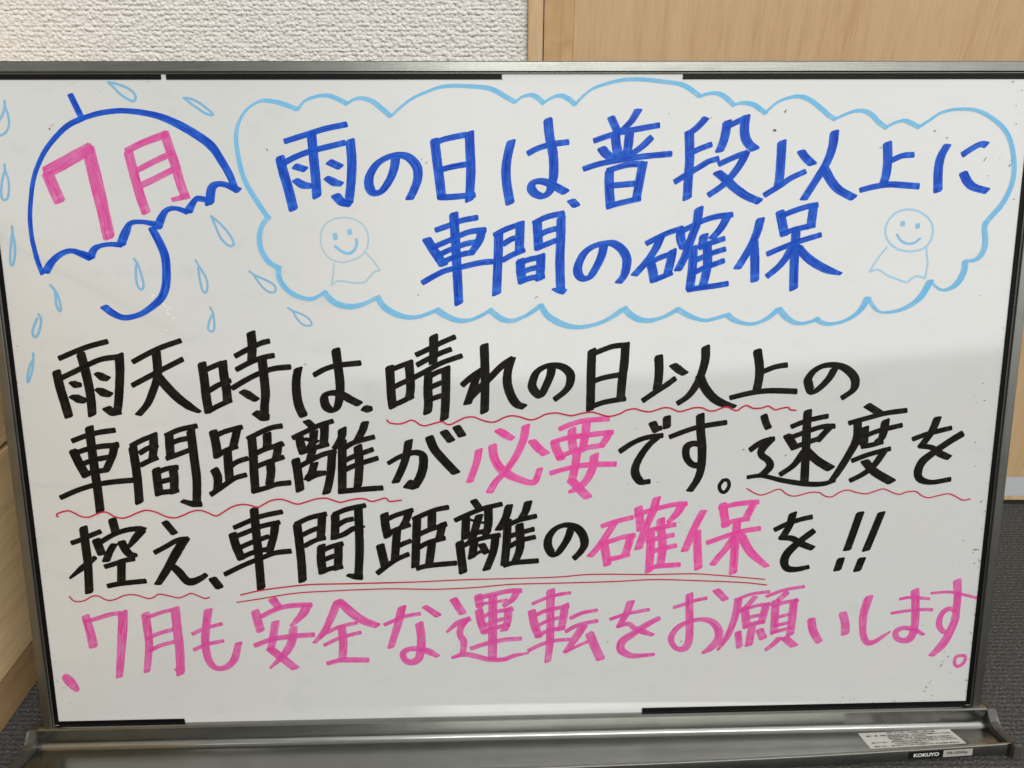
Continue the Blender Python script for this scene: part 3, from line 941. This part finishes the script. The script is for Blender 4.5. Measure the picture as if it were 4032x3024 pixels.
  ('separate', """-407 -763 -352 -848/71
-580 -950 -447 -889 -312 -838 -148 -800
-479 -930 -489 -1125
-357 -903 -406 -1066
-444 -944 -364 -969 -289 -979/26.2
-274 -848 -276 -988 -296 -1084
-514 -1117 -417 -1079 -260 -1049
-406 -1079 -442 -1167
-542 -1161 -530 -1295 -514 -1456
-560 -1226 -443 -1163 -316 -1121 -168 -1097
-208 -1090 -233 -1256 -299 -1433
-408 -1168 -430 -1311
-454 -1317 -369 -1263 -318 -1246/33.7
-340 -1184 -297 -1268/72
-84 -814 -116 -929 -184 -1048
-99 -961 -109 -1169 -130 -1379
91 -783 66 -871 23 -948
-99 -1002 15 -954 165 -919
9 -1000 18 -1171 5 -1260 -32 -1357
-96 -1117 14 -1078 144 -1044
-88 -1212 22 -1153 156 -1120
-139 -1395 -47 -1369 64 -1360 181 -1353"""),
  ('no', """486 -1038 457 -1134 402 -1231 351 -1292 308 -1284 272 -1211 283 -1122 346 -1043 439 -1011 532 -1037 594 -1110 610 -1199 577 -1270 513 -1339"""),
  ('wo', """2378 -1092 2504 -1030 2620 -993 2726 -970
2543 -933 2516 -1053 2453 -1175
2428 -1171 2544 -1177 2634 -1229 2751 -1279/44 59 69 59
2751 -1104 2632 -1201 2520 -1312 2487 -1402 2518 -1471 2606 -1484 2726 -1461/59 64 79 84 69 54 44"""),
  ('bang', """3173 -939 3125 -1119 3075 -1299
3024 -1386 2997 -1497/74"""),
  ('bang', """3374 -939 3319 -1111 3255 -1308
3223 -1387 3186 -1506/74"""),
 ]),
 'assure': ('pink', [
  ('certain', """766 -1030 880 -990 1056 -947
890 -990 822 -1105 747 -1220 661 -1321
789 -1180 808 -1284 827 -1407
751 -1204 883 -1164 967 -1138 1078 -1121
1044 -1113 1016 -1224 986 -1321
826 -1354 928 -1335 1031 -1308
1104 -851 1117 -950 1130 -1070
1074 -933 1183 -893 1301 -860 1428 -831 1551 -822
1514 -819 1465 -911 1378 -1003/86 72 38.4
1272 -760 1243 -881 1187 -1022 1139 -1164 1113 -1255
1315 -966 1316 -1073
1222 -1094 1226 -1237 1217 -1479
1320 -1073 1336 -1194 1335 -1311 1320 -1427
1205 -1078 1307 -1051 1455 -1020
1186 -1184 1309 -1149 1441 -1122
1223 -1289 1312 -1261 1466 -1226
1201 -1447 1317 -1426 1505 -1416"""),
  ('keep', """1707 -893 1647 -1021 1600 -1136 1545 -1283
1654 -1095 1664 -1245 1681 -1460
1883 -834 1900 -927 1924 -1050
1851 -875 1982 -840 2109 -824 2218 -817
2179 -817 2138 -904 2097 -992
1883 -1038 1989 -1000 2135 -978
2025 -1005 2017 -1161 2013 -1341 2009 -1509
1749 -1208 1910 -1150 2079 -1099 2245 -1073
2006 -1147 1932 -1267 1866 -1348 1813 -1422
2061 -1121 2120 -1235 2185 -1326 2325 -1449/88 88 83 54"""),
 ]),
 'closing': ('pinkb', [
  ('seven', """-4005 -1817 -3980 -1962 -3963 -2123/80 87 92
-4030 -1877 -3901 -1845 -3789 -1810 -3678 -1794/44
-3663 -1786 -3677 -1941 -3706 -2124 -3755 -2438/93 93 83 68"""),
  ('moon', """-3458 -1804 -3451 -1973 -3453 -2130 -3495 -2389/83 83 76 64
-3448 -1847 -3326 -1802 -3215 -1775/41
-3182 -1759 -3179 -1951 -3173 -2182 -3187 -2420/91 88 86 83
-3476 -2058 -3344 -2003 -3210 -1967/41
-3457 -2179 -3338 -2123 -3212 -2091/42
-3169 -2392 -3214 -2363/64"""),
  ('mo', """-2881 -1779 -2913 -1957 -2931 -2095 -2923 -2243 -2887 -2338 -2821 -2372 -2734 -2346 -2669 -2268 -2624 -2115/81 79 79 76 69 54 64 74 69
-3047 -2020 -2927 -1965 -2763 -1921/39.1
-3045 -2180 -2913 -2123 -2760 -2092/39.3"""),
  ('dot', """-4243 -2438 -4220 -2471 -4187 -2519 -4167 -2548/89 104 89 67/round"""),
  ('calm', """-2285 -1683 -2229 -1772/83
-2451 -1801 -2432 -1901 -2411 -2001
-2400 -1858 -2273 -1794 -2135 -1756 -1927 -1749
-1969 -1748 -2012 -1836 -2130 -1958/93 83 34.2
-2270 -1909 -2297 -2051 -2326 -2176
-2339 -2178 -2242 -2266 -2112 -2386/79 82 79
-2108 -1974 -2130 -2110 -2206 -2239 -2348 -2379/81 84 69 24.7
-2478 -2147 -2316 -2088 -2119 -2059 -1916 -2048"""),
  ('whole', """-1684 -1719 -1751 -1878 -1826 -2024 -1924 -2133/74 76 66 34.3
-1673 -1710 -1578 -1817 -1462 -1912 -1321 -1972/73 91 83 64
-1805 -2031 -1670 -1972 -1513 -1936/39.3
-1658 -1983 -1652 -2139 -1666 -2312
-1831 -2157 -1675 -2083 -1480 -2033/39.5
-1811 -2344 -1695 -2314 -1582 -2311 -1421 -2317"""),
  ('na', """-1262 -1964 -1094 -1891 -1008 -1870 -920 -1858/39.3
-1089 -1786 -1130 -1946 -1209 -2195/81 79 64
-879 -1787 -755 -1882/59 64
-935 -1955 -920 -2099 -928 -2220 -952 -2314 -1022 -2350 -1082 -2320 -1093 -2254 -1035 -2213 -932 -2215 -838 -2250 -765 -2294/87 85 85 82 65 67 67 50 60 70 45"""),
  ('carry', """-611 -1717 -528 -1863/79
-681 -2050 -577 -1959 -458 -1917/24.7 54 54
-484 -1922 -544 -1997 -554 -2080 -521 -2146 -531 -2254/55 69 65 69 60
-639 -2311 -523 -2278 -410 -2299 -289 -2335 -150 -2338 -45 -2302 90 -2277/30.1 55 55 50 50 43 25.1
-380 -1687 -362 -1797
-397 -1716 -230 -1676 -84 -1647 24 -1647
-13 -1644 -58 -1730 -143 -1795
-398 -1780 -282 -1762 -106 -1738/34.4
-243 -1690 -246 -1966 -254 -2326/87
-375 -1829 -353 -1955 -320 -2062
-340 -1901 -232 -1855 -55 -1829/42
-98 -1821 -107 -1950 -140 -2043
-315 -1985 -198 -1939 -86 -1914/39.6
-333 -2062 -216 -2013 -90 -1983/45
-459 -2221 -304 -2170 -131 -2136 21 -2128/45"""),
  ('turn', """125 -1781 260 -1723 372 -1693 486 -1677/36.9
298 -1647 295 -1884 295 -2117 272 -2371/85 82 80 67
120 -1849 147 -1993 189 -2113
161 -1893 269 -1847 471 -1808/42
434 -1795 420 -1924 396 -2045
185 -1995 286 -1949 420 -1917/37.2
169 -2103 286 -2052 429 -2024/45
84 -2256 217 -2190 347 -2156 491 -2148/40
484 -1933 598 -1881 738 -1855/39.7
437 -2067 564 -2001 744 -1961/42
606 -2012 530 -2141 435 -2278/83 75 45
435 -2278 540 -2221 657 -2170/32.6
667 -2089 714 -2211 776 -2354/90"""),
  ('wo', """859 -1952 985 -1908 1097 -1882 1230 -1860/37.3
1053 -1773 1011 -1899 939 -2030/75 70 50
926 -2032 1030 -2000 1092 -2045 1171 -2080 1273 -2121/30.0 50 55 65 40
1332 -1945 1205 -2015 1076 -2106 981 -2179 969 -2263 1050 -2322 1151 -2329 1287 -2318/45 60 70 80 86 65 45 37.7"""),
  ('o', """1457 -1846 1574 -1808 1660 -1778 1772 -1755/37.3
1605 -1712 1612 -1911 1620 -2145 1589 -2249 1519 -2271 1460 -2217 1446 -2142 1503 -2049 1598 -1995 1728 -1970 1834 -2000 1897 -2085 1894 -2180 1827 -2263 1748 -2316/78 78 78 75 50 60 65 55 45 45 70 86 83 70 30.2
1856 -1674 1947 -1774/75"""),
  ('wish', """2037 -1783 2198 -1724 2365 -1702/34.9
2072 -1777 2051 -1939 1989 -2134 1897 -2288/80 73 63 30.2
2234 -1748 2144 -1862/50
2135 -1855 2164 -2058
2086 -1895 2248 -1841 2383 -1827/37.5
2341 -1822 2322 -1926 2299 -2024
2157 -1963 2333 -1926/37.6
2141 -2036 2331 -2005/45
2216 -2041 2195 -2243
2083 -2104 2105 -2258/71
2288 -2086 2328 -2175/86
2335 -1751 2502 -1688 2694 -1655/34.9
2537 -1707 2451 -1794/55
2427 -1793 2430 -2120
2411 -1855 2509 -1813 2644 -1795/37.5
2602 -1794 2597 -1969 2584 -2145
2430 -1967 2573 -1931/35.2
2426 -2051 2578 -2015/35.3
2407 -2117 2590 -2072/37.9
2490 -2169 2427 -2238 2355 -2296/56 51 35.6
2530 -2170 2632 -2260/76"""),
  ('i', """2780 -1988 2805 -2106 2870 -2224/84 86 81
3079 -1933 3110 -2037 3118 -2146/86 86 86"""),
  ('shi', """3318 -1773 3281 -1956 3291 -2145 3338 -2241 3409 -2233 3477 -2187 3554 -2131/84 81 71 66 46 41 20.3"""),
  ('ma', """3614 -1802 3728 -1786 3905 -1805/32.8
3546 -1945 3695 -1923 3872 -1912 3943 -1918/30.4 32.9 35.5 38.0
3756 -1712 3775 -1873 3785 -2089 3755 -2202 3686 -2229 3621 -2199 3608 -2137 3675 -2098 3783 -2117 3882 -2172/87 84 81 79 56 61 61 46 56 35.7"""),
  ('su', """3913 -1748 4077 -1739 4213 -1765 4368 -1805/27.8 30.3 32.8 32.8
4155 -1624 4172 -1759 4175 -1881 4171 -2022 4120 -2181 4067 -2285 3973 -2393/87 82 76 82 87 87 56
4107 -2148 4062 -2137 4019 -2066 4036 -1962 4102 -1909 4167 -1937/35.7 56 66 56 51 51"""),
  ('stop', """4293 -2395 4222 -2408 4210 -2470 4241 -2510 4293 -2482 4314 -2420 4284 -2390/36.2"""),
 ]),
 'red_line': ('red', [
  ('wavy', """-1165 0 -1150 -21 -1122 -33 -1056 -39 -1007 -27 -957 -7 -917 -16 -877 -46 -832 -59 -779 -47 -680 -23 -639 -45 -598 -49 -532 -17 -466 12 -392 15 -327 -11 -245 -33 -188 -25 -121 8 -56 23 10 14 76 -8 125 -17 183 0 249 32 339 44 414 30 483 17 574 37 656 48 714 35 780 13 838 8 913 28 978 61 1052 73 1111 55 1186 44 1252 62 1317 80 1376 73 1451 43 1526 59 1583 75 1658 74 1717 48 1776 47 1874 80 1967 45 2024 78 2065 90 2125 64 2202 67 2259 83 2320 49 2377 61 2436 69 2462 47 2512 41/15.0"""),
  ('wavy', """-4144 -858 -4157 -839 -4135 -820 -4052 -800 -3997 -823 -3943 -854 -3879 -864 -3820 -843 -3752 -818 -3703 -823 -3642 -863 -3578 -877 -3519 -865 -3434 -828 -3358 -807 -3270 -826 -3191 -866 -3110 -882 -3043 -864 -2958 -827 -2883 -815 -2819 -833 -2739 -869 -2671 -836 -2593 -789 -2501 -765 -2419 -776 -2360 -795 -2300 -765 -2232 -732 -2149 -722 -2092 -738 -2003 -770 -1919 -750 -1835 -725 -1744 -718 -1687 -736 -1613 -759 -1538 -742 -1446 -727 -1388 -732 -1323 -755 -1206 -726 -1169 -757 -1062 -748/15.2"""),
  ('wavy', """2101 -686 2166 -726 2226 -749 2284 -739 2399 -696 2466 -741 2531 -765 2605 -755 2689 -732 2775 -735 2831 -769 2896 -776 2968 -733 3041 -715 3129 -741 3216 -753 3289 -732 3373 -709 3462 -746 3528 -763 3591 -742 3677 -738 3734 -778 3801 -801 3875 -785 3982 -765 4049 -788 4128 -828 4198 -818/12.1"""),
  ('wavy', """-4128 -1621 -4095 -1663 -4046 -1673 -3987 -1660 -3925 -1625 -3866 -1622 -3811 -1655 -3762 -1667 -3702 -1652 -3633 -1622 -3565 -1614 -3499 -1625 -3418 -1655 -3367 -1645 -3314 -1615 -3232 -1630 -3142 -1654 -3082 -1637 -3021 -1612 -2964 -1635 -2899 -1664 -2857 -1654/13.2"""),
  ('straight', """-2570 -1636 -2375 -1594 -2121 -1563 -1909 -1546 -1613 -1545 -1275 -1543 -925 -1539 -492 -1526 3 -1522 373 -1515 631 -1497 888 -1498 1233 -1507 1622 -1507 1839 -1524 2101 -1552 2312 -1575/13.4 14.6 14.6 14.6 14.6 14.6 12.2 12.2 11.0 12.2 12.2 12.2 12.2 12.2 12.2 12.2 12.2"""),
  ('straight', """-2608 -1709 -2381 -1676 -2083 -1631 -1786 -1615 -1277 -1602 -927 -1611 -749 -1615 -408 -1605 -65 -1580 374 -1576 890 -1570 1278 -1558 1668 -1576 2103 -1603 2333 -1632/12.2"""),
 ]),
}

NIB_A, NIB_B, NIB_PHI = .00425, .00240, math.radians(20)      # chisel nib: half length, half thickness, tilt
CLOUD_A, CLOUD_B, CLOUD_PHI = .00235, .0011, math.radians(38)
def catmull(p, m=6):
    if len(p) < 3: 
        return [p[0].lerp(p[1], k / 5) for k in range(6)] if len(p) == 2 else p
    q = [p[0] * 2 - p[1]] + p + [p[-1] * 2 - p[-2]]
    out = []
    for i in range(1, len(q) - 2):
        a, b, c, d = q[i - 1], q[i], q[i + 1], q[i + 2]
        for k in range(m):
            t = k / m
            out.append(.5 * ((2 * b) + (c - a) * t + (2 * a - 5 * b + 4 * c - d) * t * t + (3 * b - a - 3 * c + d) * t ** 3))
    out.append(p[-1]); return out

def stroke(bm, uvs, uve, txt, base, nib):
    seg = txt.split('/')
    num = [float(x) * 1e-4 for x in seg[0].split()]
    p = [Vector((num[i], num[i + 1])) for i in range(0, len(num), 2)]
    wid = None; mul = 1.; key = None
    for s in seg[1:]:
        if s[0] == '*': mul = float(s[1:])
        elif s[0].isalpha(): key = s
        else: wid = [float(x) * 1e-4 for x in s.split()]
    q = catmull(p)
    n = len(q)
    tan = [((q[min(i + 1, n - 1)] - q[max(i - 1, 0)]).normalized()) for i in range(n)]
    def nibh(t):
        nx, ny = -t.y, t.x
        a, b, ph = nib
        ux, uy = math.cos(ph), math.sin(ph)
        return math.hypot(a * (nx * ux + ny * uy), b * (-nx * uy + ny * ux)) * mul
    hw = []
    for i in range(n):
        if wid is None: h = nibh(tan[i])
        elif len(wid) == 1: h = wid[0] / 2
        else:
            f = i / (n - 1) * (len(wid) - 1); k = min(int(f), len(wid) - 2)
            h = (wid[k] * (1 - (f - k)) + wid[k + 1] * (f - k)) / 2
        hw.append(h)
    L = [0.]
    for i in range(1, n): L.append(L[-1] + (q[i] - q[i - 1]).length)
    tot = L[-1]
    keep = [0] + [i for i in range(1, n - 1) if L[i] > hw[0] * .9 and tot - L[i] > hw[-1] * .9] + [n - 1]
    u_dir = Vector((math.cos(nib[2]), math.sin(nib[2])))
    sq = []
    thin = max(hw) < .0013
    for i in keep:
        t, h = tan[i], hw[i] * (1 + (0 if thin else random.uniform(-.025, .025)))
        nn = Vector((-t.y, t.x)); sl = 0.
        if i in (0, n - 1) and not thin and key != 'round':
            d = nn.dot(u_dir)
            if abs(d) > .45: sl = max(-.5, min(.5, t.dot(u_dir) / d))
        sq.append([q[i] + nn * h + t * (h * sl), q[i] - nn * h - t * (h * sl), L[i]])
    # worn, slightly rounded ends
    e = .35 if not thin else .7
    def cap(row, t, h):
        c = (row[0] + row[1]) / 2
        j = lambda: t * (h * e * random.uniform(.6, 1.2))
        return [c + (row[0] - c) * .62 + j(), c + (row[1] - c) * .62 + j(), row[2]]
    if key == 'round':
        def arc(row, t, h, f, g):
            c = (row[0] + row[1]) / 2
            return [c + (row[0] - c) * f + t * (h * g), c + (row[1] - c) * f + t * (h * g), row[2]]
        A = [arc(sq[0], -tan[0], hw[0], f, g) for f, g in ((.3, .95), (.6, .8), (.87, .5), (.97, .22))]
        B = [arc(sq[-1], tan[-1], hw[-1], f, g) for f, g in ((.97, .22), (.87, .5), (.6, .8), (.3, .95))]
        sq = A + sq + B
    else:
        sq = [cap(sq[0], -tan[0], hw[0])] + sq + [cap(sq[-1], tan[-1], hw[-1])]
    if wid is None or max(hw) > .0016: cols = 4
    else: cols = 2
    s0 = random.uniform(0, 50); v0 = random.uniform(0, 50)
    rows = []
    for k, (a, b, ln) in enumerate(sq):
        z = base + 1.2e-5 * (k / len(sq))
        rows.append([bm.verts.new(P(*(a.lerp(b, c / cols)), z)) for c in range(cols + 1)])
    s0 = int(s0)
    for k in range(len(rows) - 1):
        for c in range(cols):
            f = bm.faces.new((rows[k][c], rows[k][c + 1], rows[k + 1][c + 1], rows[k + 1][c]))
            idx = ((k, c), (k, c + 1), (k + 1, c + 1), (k + 1, c))
            for lp, (kk, cc) in zip(f.loops, idx):
                x = min(.9995, max(.0005, cc / cols))
                ll = sq[kk][2]
                lp[uvs].uv = (s0 + x, v0 + ll)
                lp[uve].uv = (max(0., tot - ll) if not thin else .05, ll)
            if f.normal.length == 0: f.normal_update()
    return key

PART_NAMES = {   # key: (part name, label, sub-part name or None)
    'umbrella_drawing': ("umbrella_drawing", "open umbrella outline drawn in blue marker", None),
    'july_lettering': ("umbrella_lettering", "bold pink month lettering inside the umbrella", "written_character"),
    'raindrop': ("raindrop_drawing", None, None),
    'cloud_outline': ("cloud_outline", "scalloped sky blue cloud outline round the heading", None),
    'left_doll': ("doll_drawing", "faint rubbed sunshine doll at left inside the cloud", "doll"),
    'right_doll': ("doll_drawing", "pale blue sunshine doll at right inside the cloud", "doll"),
    'heading1': ("heading_line", "first blue heading line inside the cloud", "written_character"),
    'heading2': ("heading_line", "second blue heading line inside the cloud", "written_character"),
    'body1': ("text_line", "top black line of the notice", "written_character"),
    'body2': ("text_line", "second black line of the notice", "written_character"),
    'body3': ("text_line", "third black line of the notice", "written_character"),
    'must': ("pink_word", "pink word in the second black line", "written_character"),
    'assure': ("pink_word", "pink word in the third black line", "written_character"),
    'closing': ("text_line", "closing pink line at the bottom of the board", "written_character"),
    'red_line': ("red_underline", None, None),
}
ci = 0
for key, (colour, chars) in INK.items():
    pname, plabel, sub = PART_NAMES[key]
    holder = None
    if sub:
        holder = empty(pname, board); holder["label"] = plabel
    for cname, data in chars:
        bm = bmesh.new(); uvs = bm.loops.layers.uv.new("stroke"); uve = bm.loops.layers.uv.new("ends")
        nib = (CLOUD_A, CLOUD_B, CLOUD_PHI) if colour == 'cloud' else (NIB_A, NIB_B, NIB_PHI)
        base0 = {'red': .00062, 'cloud': .00003, 'ltd': .00003, 'faint': .00002}.get(colour, .00006) + (ci % 3) * 5e-6
        ink = colour
        for i, st in enumerate(data.split('\n')):
            k2 = stroke(bm, uvs, uve, st, base0 + i * 1.7e-5, nib)
            if k2 in INKS: ink = k2
        bmesh.ops.recalc_face_normals(bm, faces=bm.faces)
        nm = (cname if sub == "doll" else sub) if sub else pname
        o = link(nm, bm, INKS[ink], holder or board)
        # strokes face the viewer
        for p in o.data.polygons:
            if p.normal.y > 0: p.flip()
        if not sub and plabel: o["label"] = plabel
        if key == 'red_line': o["label"] = "thin wavy red underline" if cname == 'wavy' else "long straight red underline"
        ci += 1

# chalky residue where the board was wiped
def wipe(bm, u, v, r):
    n = 6; a0 = random.uniform(-.9, -.5); c = []
    for i in range(n):
        t = 2 * math.pi * i / n; x = math.cos(t) * r * random.uniform(1, 2.2); y = math.sin(t) * r * random.uniform(.5, 1.1)
        c.append(bm.verts.new(P(u + x * math.cos(a0) - y * math.sin(a0), v + x * math.sin(a0) + y * math.cos(a0), .0000125)))
    bm.faces.new(c)
bm = bmesh.new()
WIPES = [(-0.3114, 0.1122, -0.3102, 0.1098, 4), (-0.3068, 0.1039, -0.2969, 0.0939, 16), (-0.3118, 0.0802, -0.3037, 0.0831, 9)]
for (u0, v0, u1, v1, n) in WIPES:
    for i in range(n):
        t = random.random()
        wipe(bm, u0 + (u1 - u0) * t + random.gauss(0, .0025), v0 + (v1 - v0) * t + random.gauss(0, .0018), random.uniform(.0002, .0007))
bmesh.ops.recalc_face_normals(bm, faces=bm.faces)
tag(link("wipe_residue", bm, M['wipe'], board), None, None, None, "stuff")

# dried specks of ink and scuffs on the panel: nobody could count them
SPECKS = [(-0.3844, 0.2485, 0.00062, 1.3, 0.7), (-0.3815, 0.2514, 0.00051, 1, 0), (-0.3838, 0.2505, 0.00031, 1, 0), (-0.3607, 0.2843, 0.00031, 1, 0), (-0.3015, 0.2851, 0.00031, 1, 0), (-0.3404, 0.2776, 0.00031, 1, 0), (-0.2077, 0.2314, 0.00041, 2.5, 1.9), (-0.0797, 0.2236, 0.00041, 1, 0), (-0.0758, 0.2205, 0.00051, 1.4, 0), (0.2267, 0.2609, 0.00051, 2.2, 1.4), (0.2277, 0.2624, 0.00031, 2, 0.2), (0.2189, 0.246, 0.00082, 1.7, 0), (0.3559, 0.2452, 0.00031, 4, -0.5), (0.3672, 0.2394, 0.00031, 4, -0.5), (0.4018, 0.2217, 0.00021, 12, 1.1), (0.4242, 0.2169, 0.00031, 6, 1.1), (0.3105, 0.2317, 0.00031, 3, -0.6), (0.4192, 0.2846, 0.00062, 1, 0), (0.4276, 0.2777, 0.00051, 1, 0), (0.1286, 0.2595, 0.00037, 1, 0), (0.1267, 0.2595, 0.00018, 1, 0), (0.1638, 0.256, 0.00037, 2, 0.5), (-0.0856, 0.1102, 0.00041, 2.2, 0.1), (-0.1862, 0.0508, 0.00062, 1, 0), (0.0168, 0.1075, 0.00025, 8, 0.5), (0.1276, -0.0613, 0.00049, 1.2, 0), (0.1071, -0.011, 0.00041, 1, 0), (0.1489, -0.1, 0.00049, 1, 0), (0.2051, -0.0316, 0.00041, 2, -1), (0.2073, -0.0346, 0.00033, 1, 0), (0.1894, -0.0187, 0.00033, 1, 0), (0.0998, -0.0629, 0.00033, 1, 0), (0.4077, -0.2491, 0.00033, 8, 1.05), (0.4139, -0.24, 0.00058, 1.3, 0.6), (0.3853, -0.2072, 0.00041, 1.2, 0), (0.4284, -0.1318, 0.00066, 1.2, 0), (0.359, -0.2614, 0.00041, 1, 0), (0.3953, -0.2719, 0.00058, 1.5, 0), (0.3138, -0.2807, 0.00049, 1, 0), (0.4354, -0.1978, 0.00049, 1, 0), (0.4337, -0.2162, 0.00058, 1.2, 0), (0.435, -0.2262, 0.00049, 1.4, 0), (0.4342, -0.2655, 0.00066, 1.2, 0), (-0.2595, -0.2125, 0.00049, 1, 0), (-0.4273, -0.2528, 0.00025, 5, -0.3), (-0.4239, -0.2691, 0.00041, 1, 0), (-0.3271, -0.1874, 0.00033, 1, 0), (0.0841, -0.2176, 0.00058, 1, 0), (0.1543, -0.2188, 0.00058, 1.2, 1), (0.4301, -0.0848, 0.00041, 3, 0.9), (0.4233, 0.0112, 0.00051, 1, 0), (0.4147, 0.015, 0.00041, 1, 0), (0.4297, -0.1315, 0.00062, 1.5, 0), (0.2051, -0.0317, 0.00031, 3, -0.9), (0.244, -0.0376, 0.00031, 4, 0.5)]
bm = bmesh.new()
def speck(u, v, r, a=0., el=1.):
    n = 7; c = []
    for i in range(n):
        t = 2 * math.pi * i / n; rr = r * random.uniform(.6, 1.25)
        x, y = math.cos(t) * rr * el, math.sin(t) * rr
        c.append(bm.verts.new(P(u + x * math.cos(a) - y * math.sin(a), v + x * math.sin(a) + y * math.cos(a), .00082)))
    bm.faces.new(c)
for u, v, r, el, a in SPECKS: speck(u, v, r, a, el)
for i in range(90):                                   # flecks gathered by the right and lower edges
    d = random.random() ** 3 * .03
    if random.random() < .7: u, v = .4355 - d, random.uniform(-.287, .06) if random.random() < .75 else random.uniform(.06, .28)
    else: u, v = random.uniform(.30, .435), -.2865 + d
    speck(u, v, random.uniform(.00015, .00045), random.uniform(0, 3), random.uniform(1, 1.8))
for i in range(40): speck(random.uniform(-.43, .43), random.uniform(-.28, .28), random.uniform(.0001, .00022), random.uniform(0, 3), random.uniform(1, 1.5))
for i in range(26): speck(-.4362 + random.random() ** 2 * .006, random.uniform(-.286, .1), random.uniform(.00015, .0004))
bmesh.ops.recalc_face_normals(bm, faces=bm.faces)
tag(link("ink_speck", bm, M['speck'], board), None, None, None, "stuff")
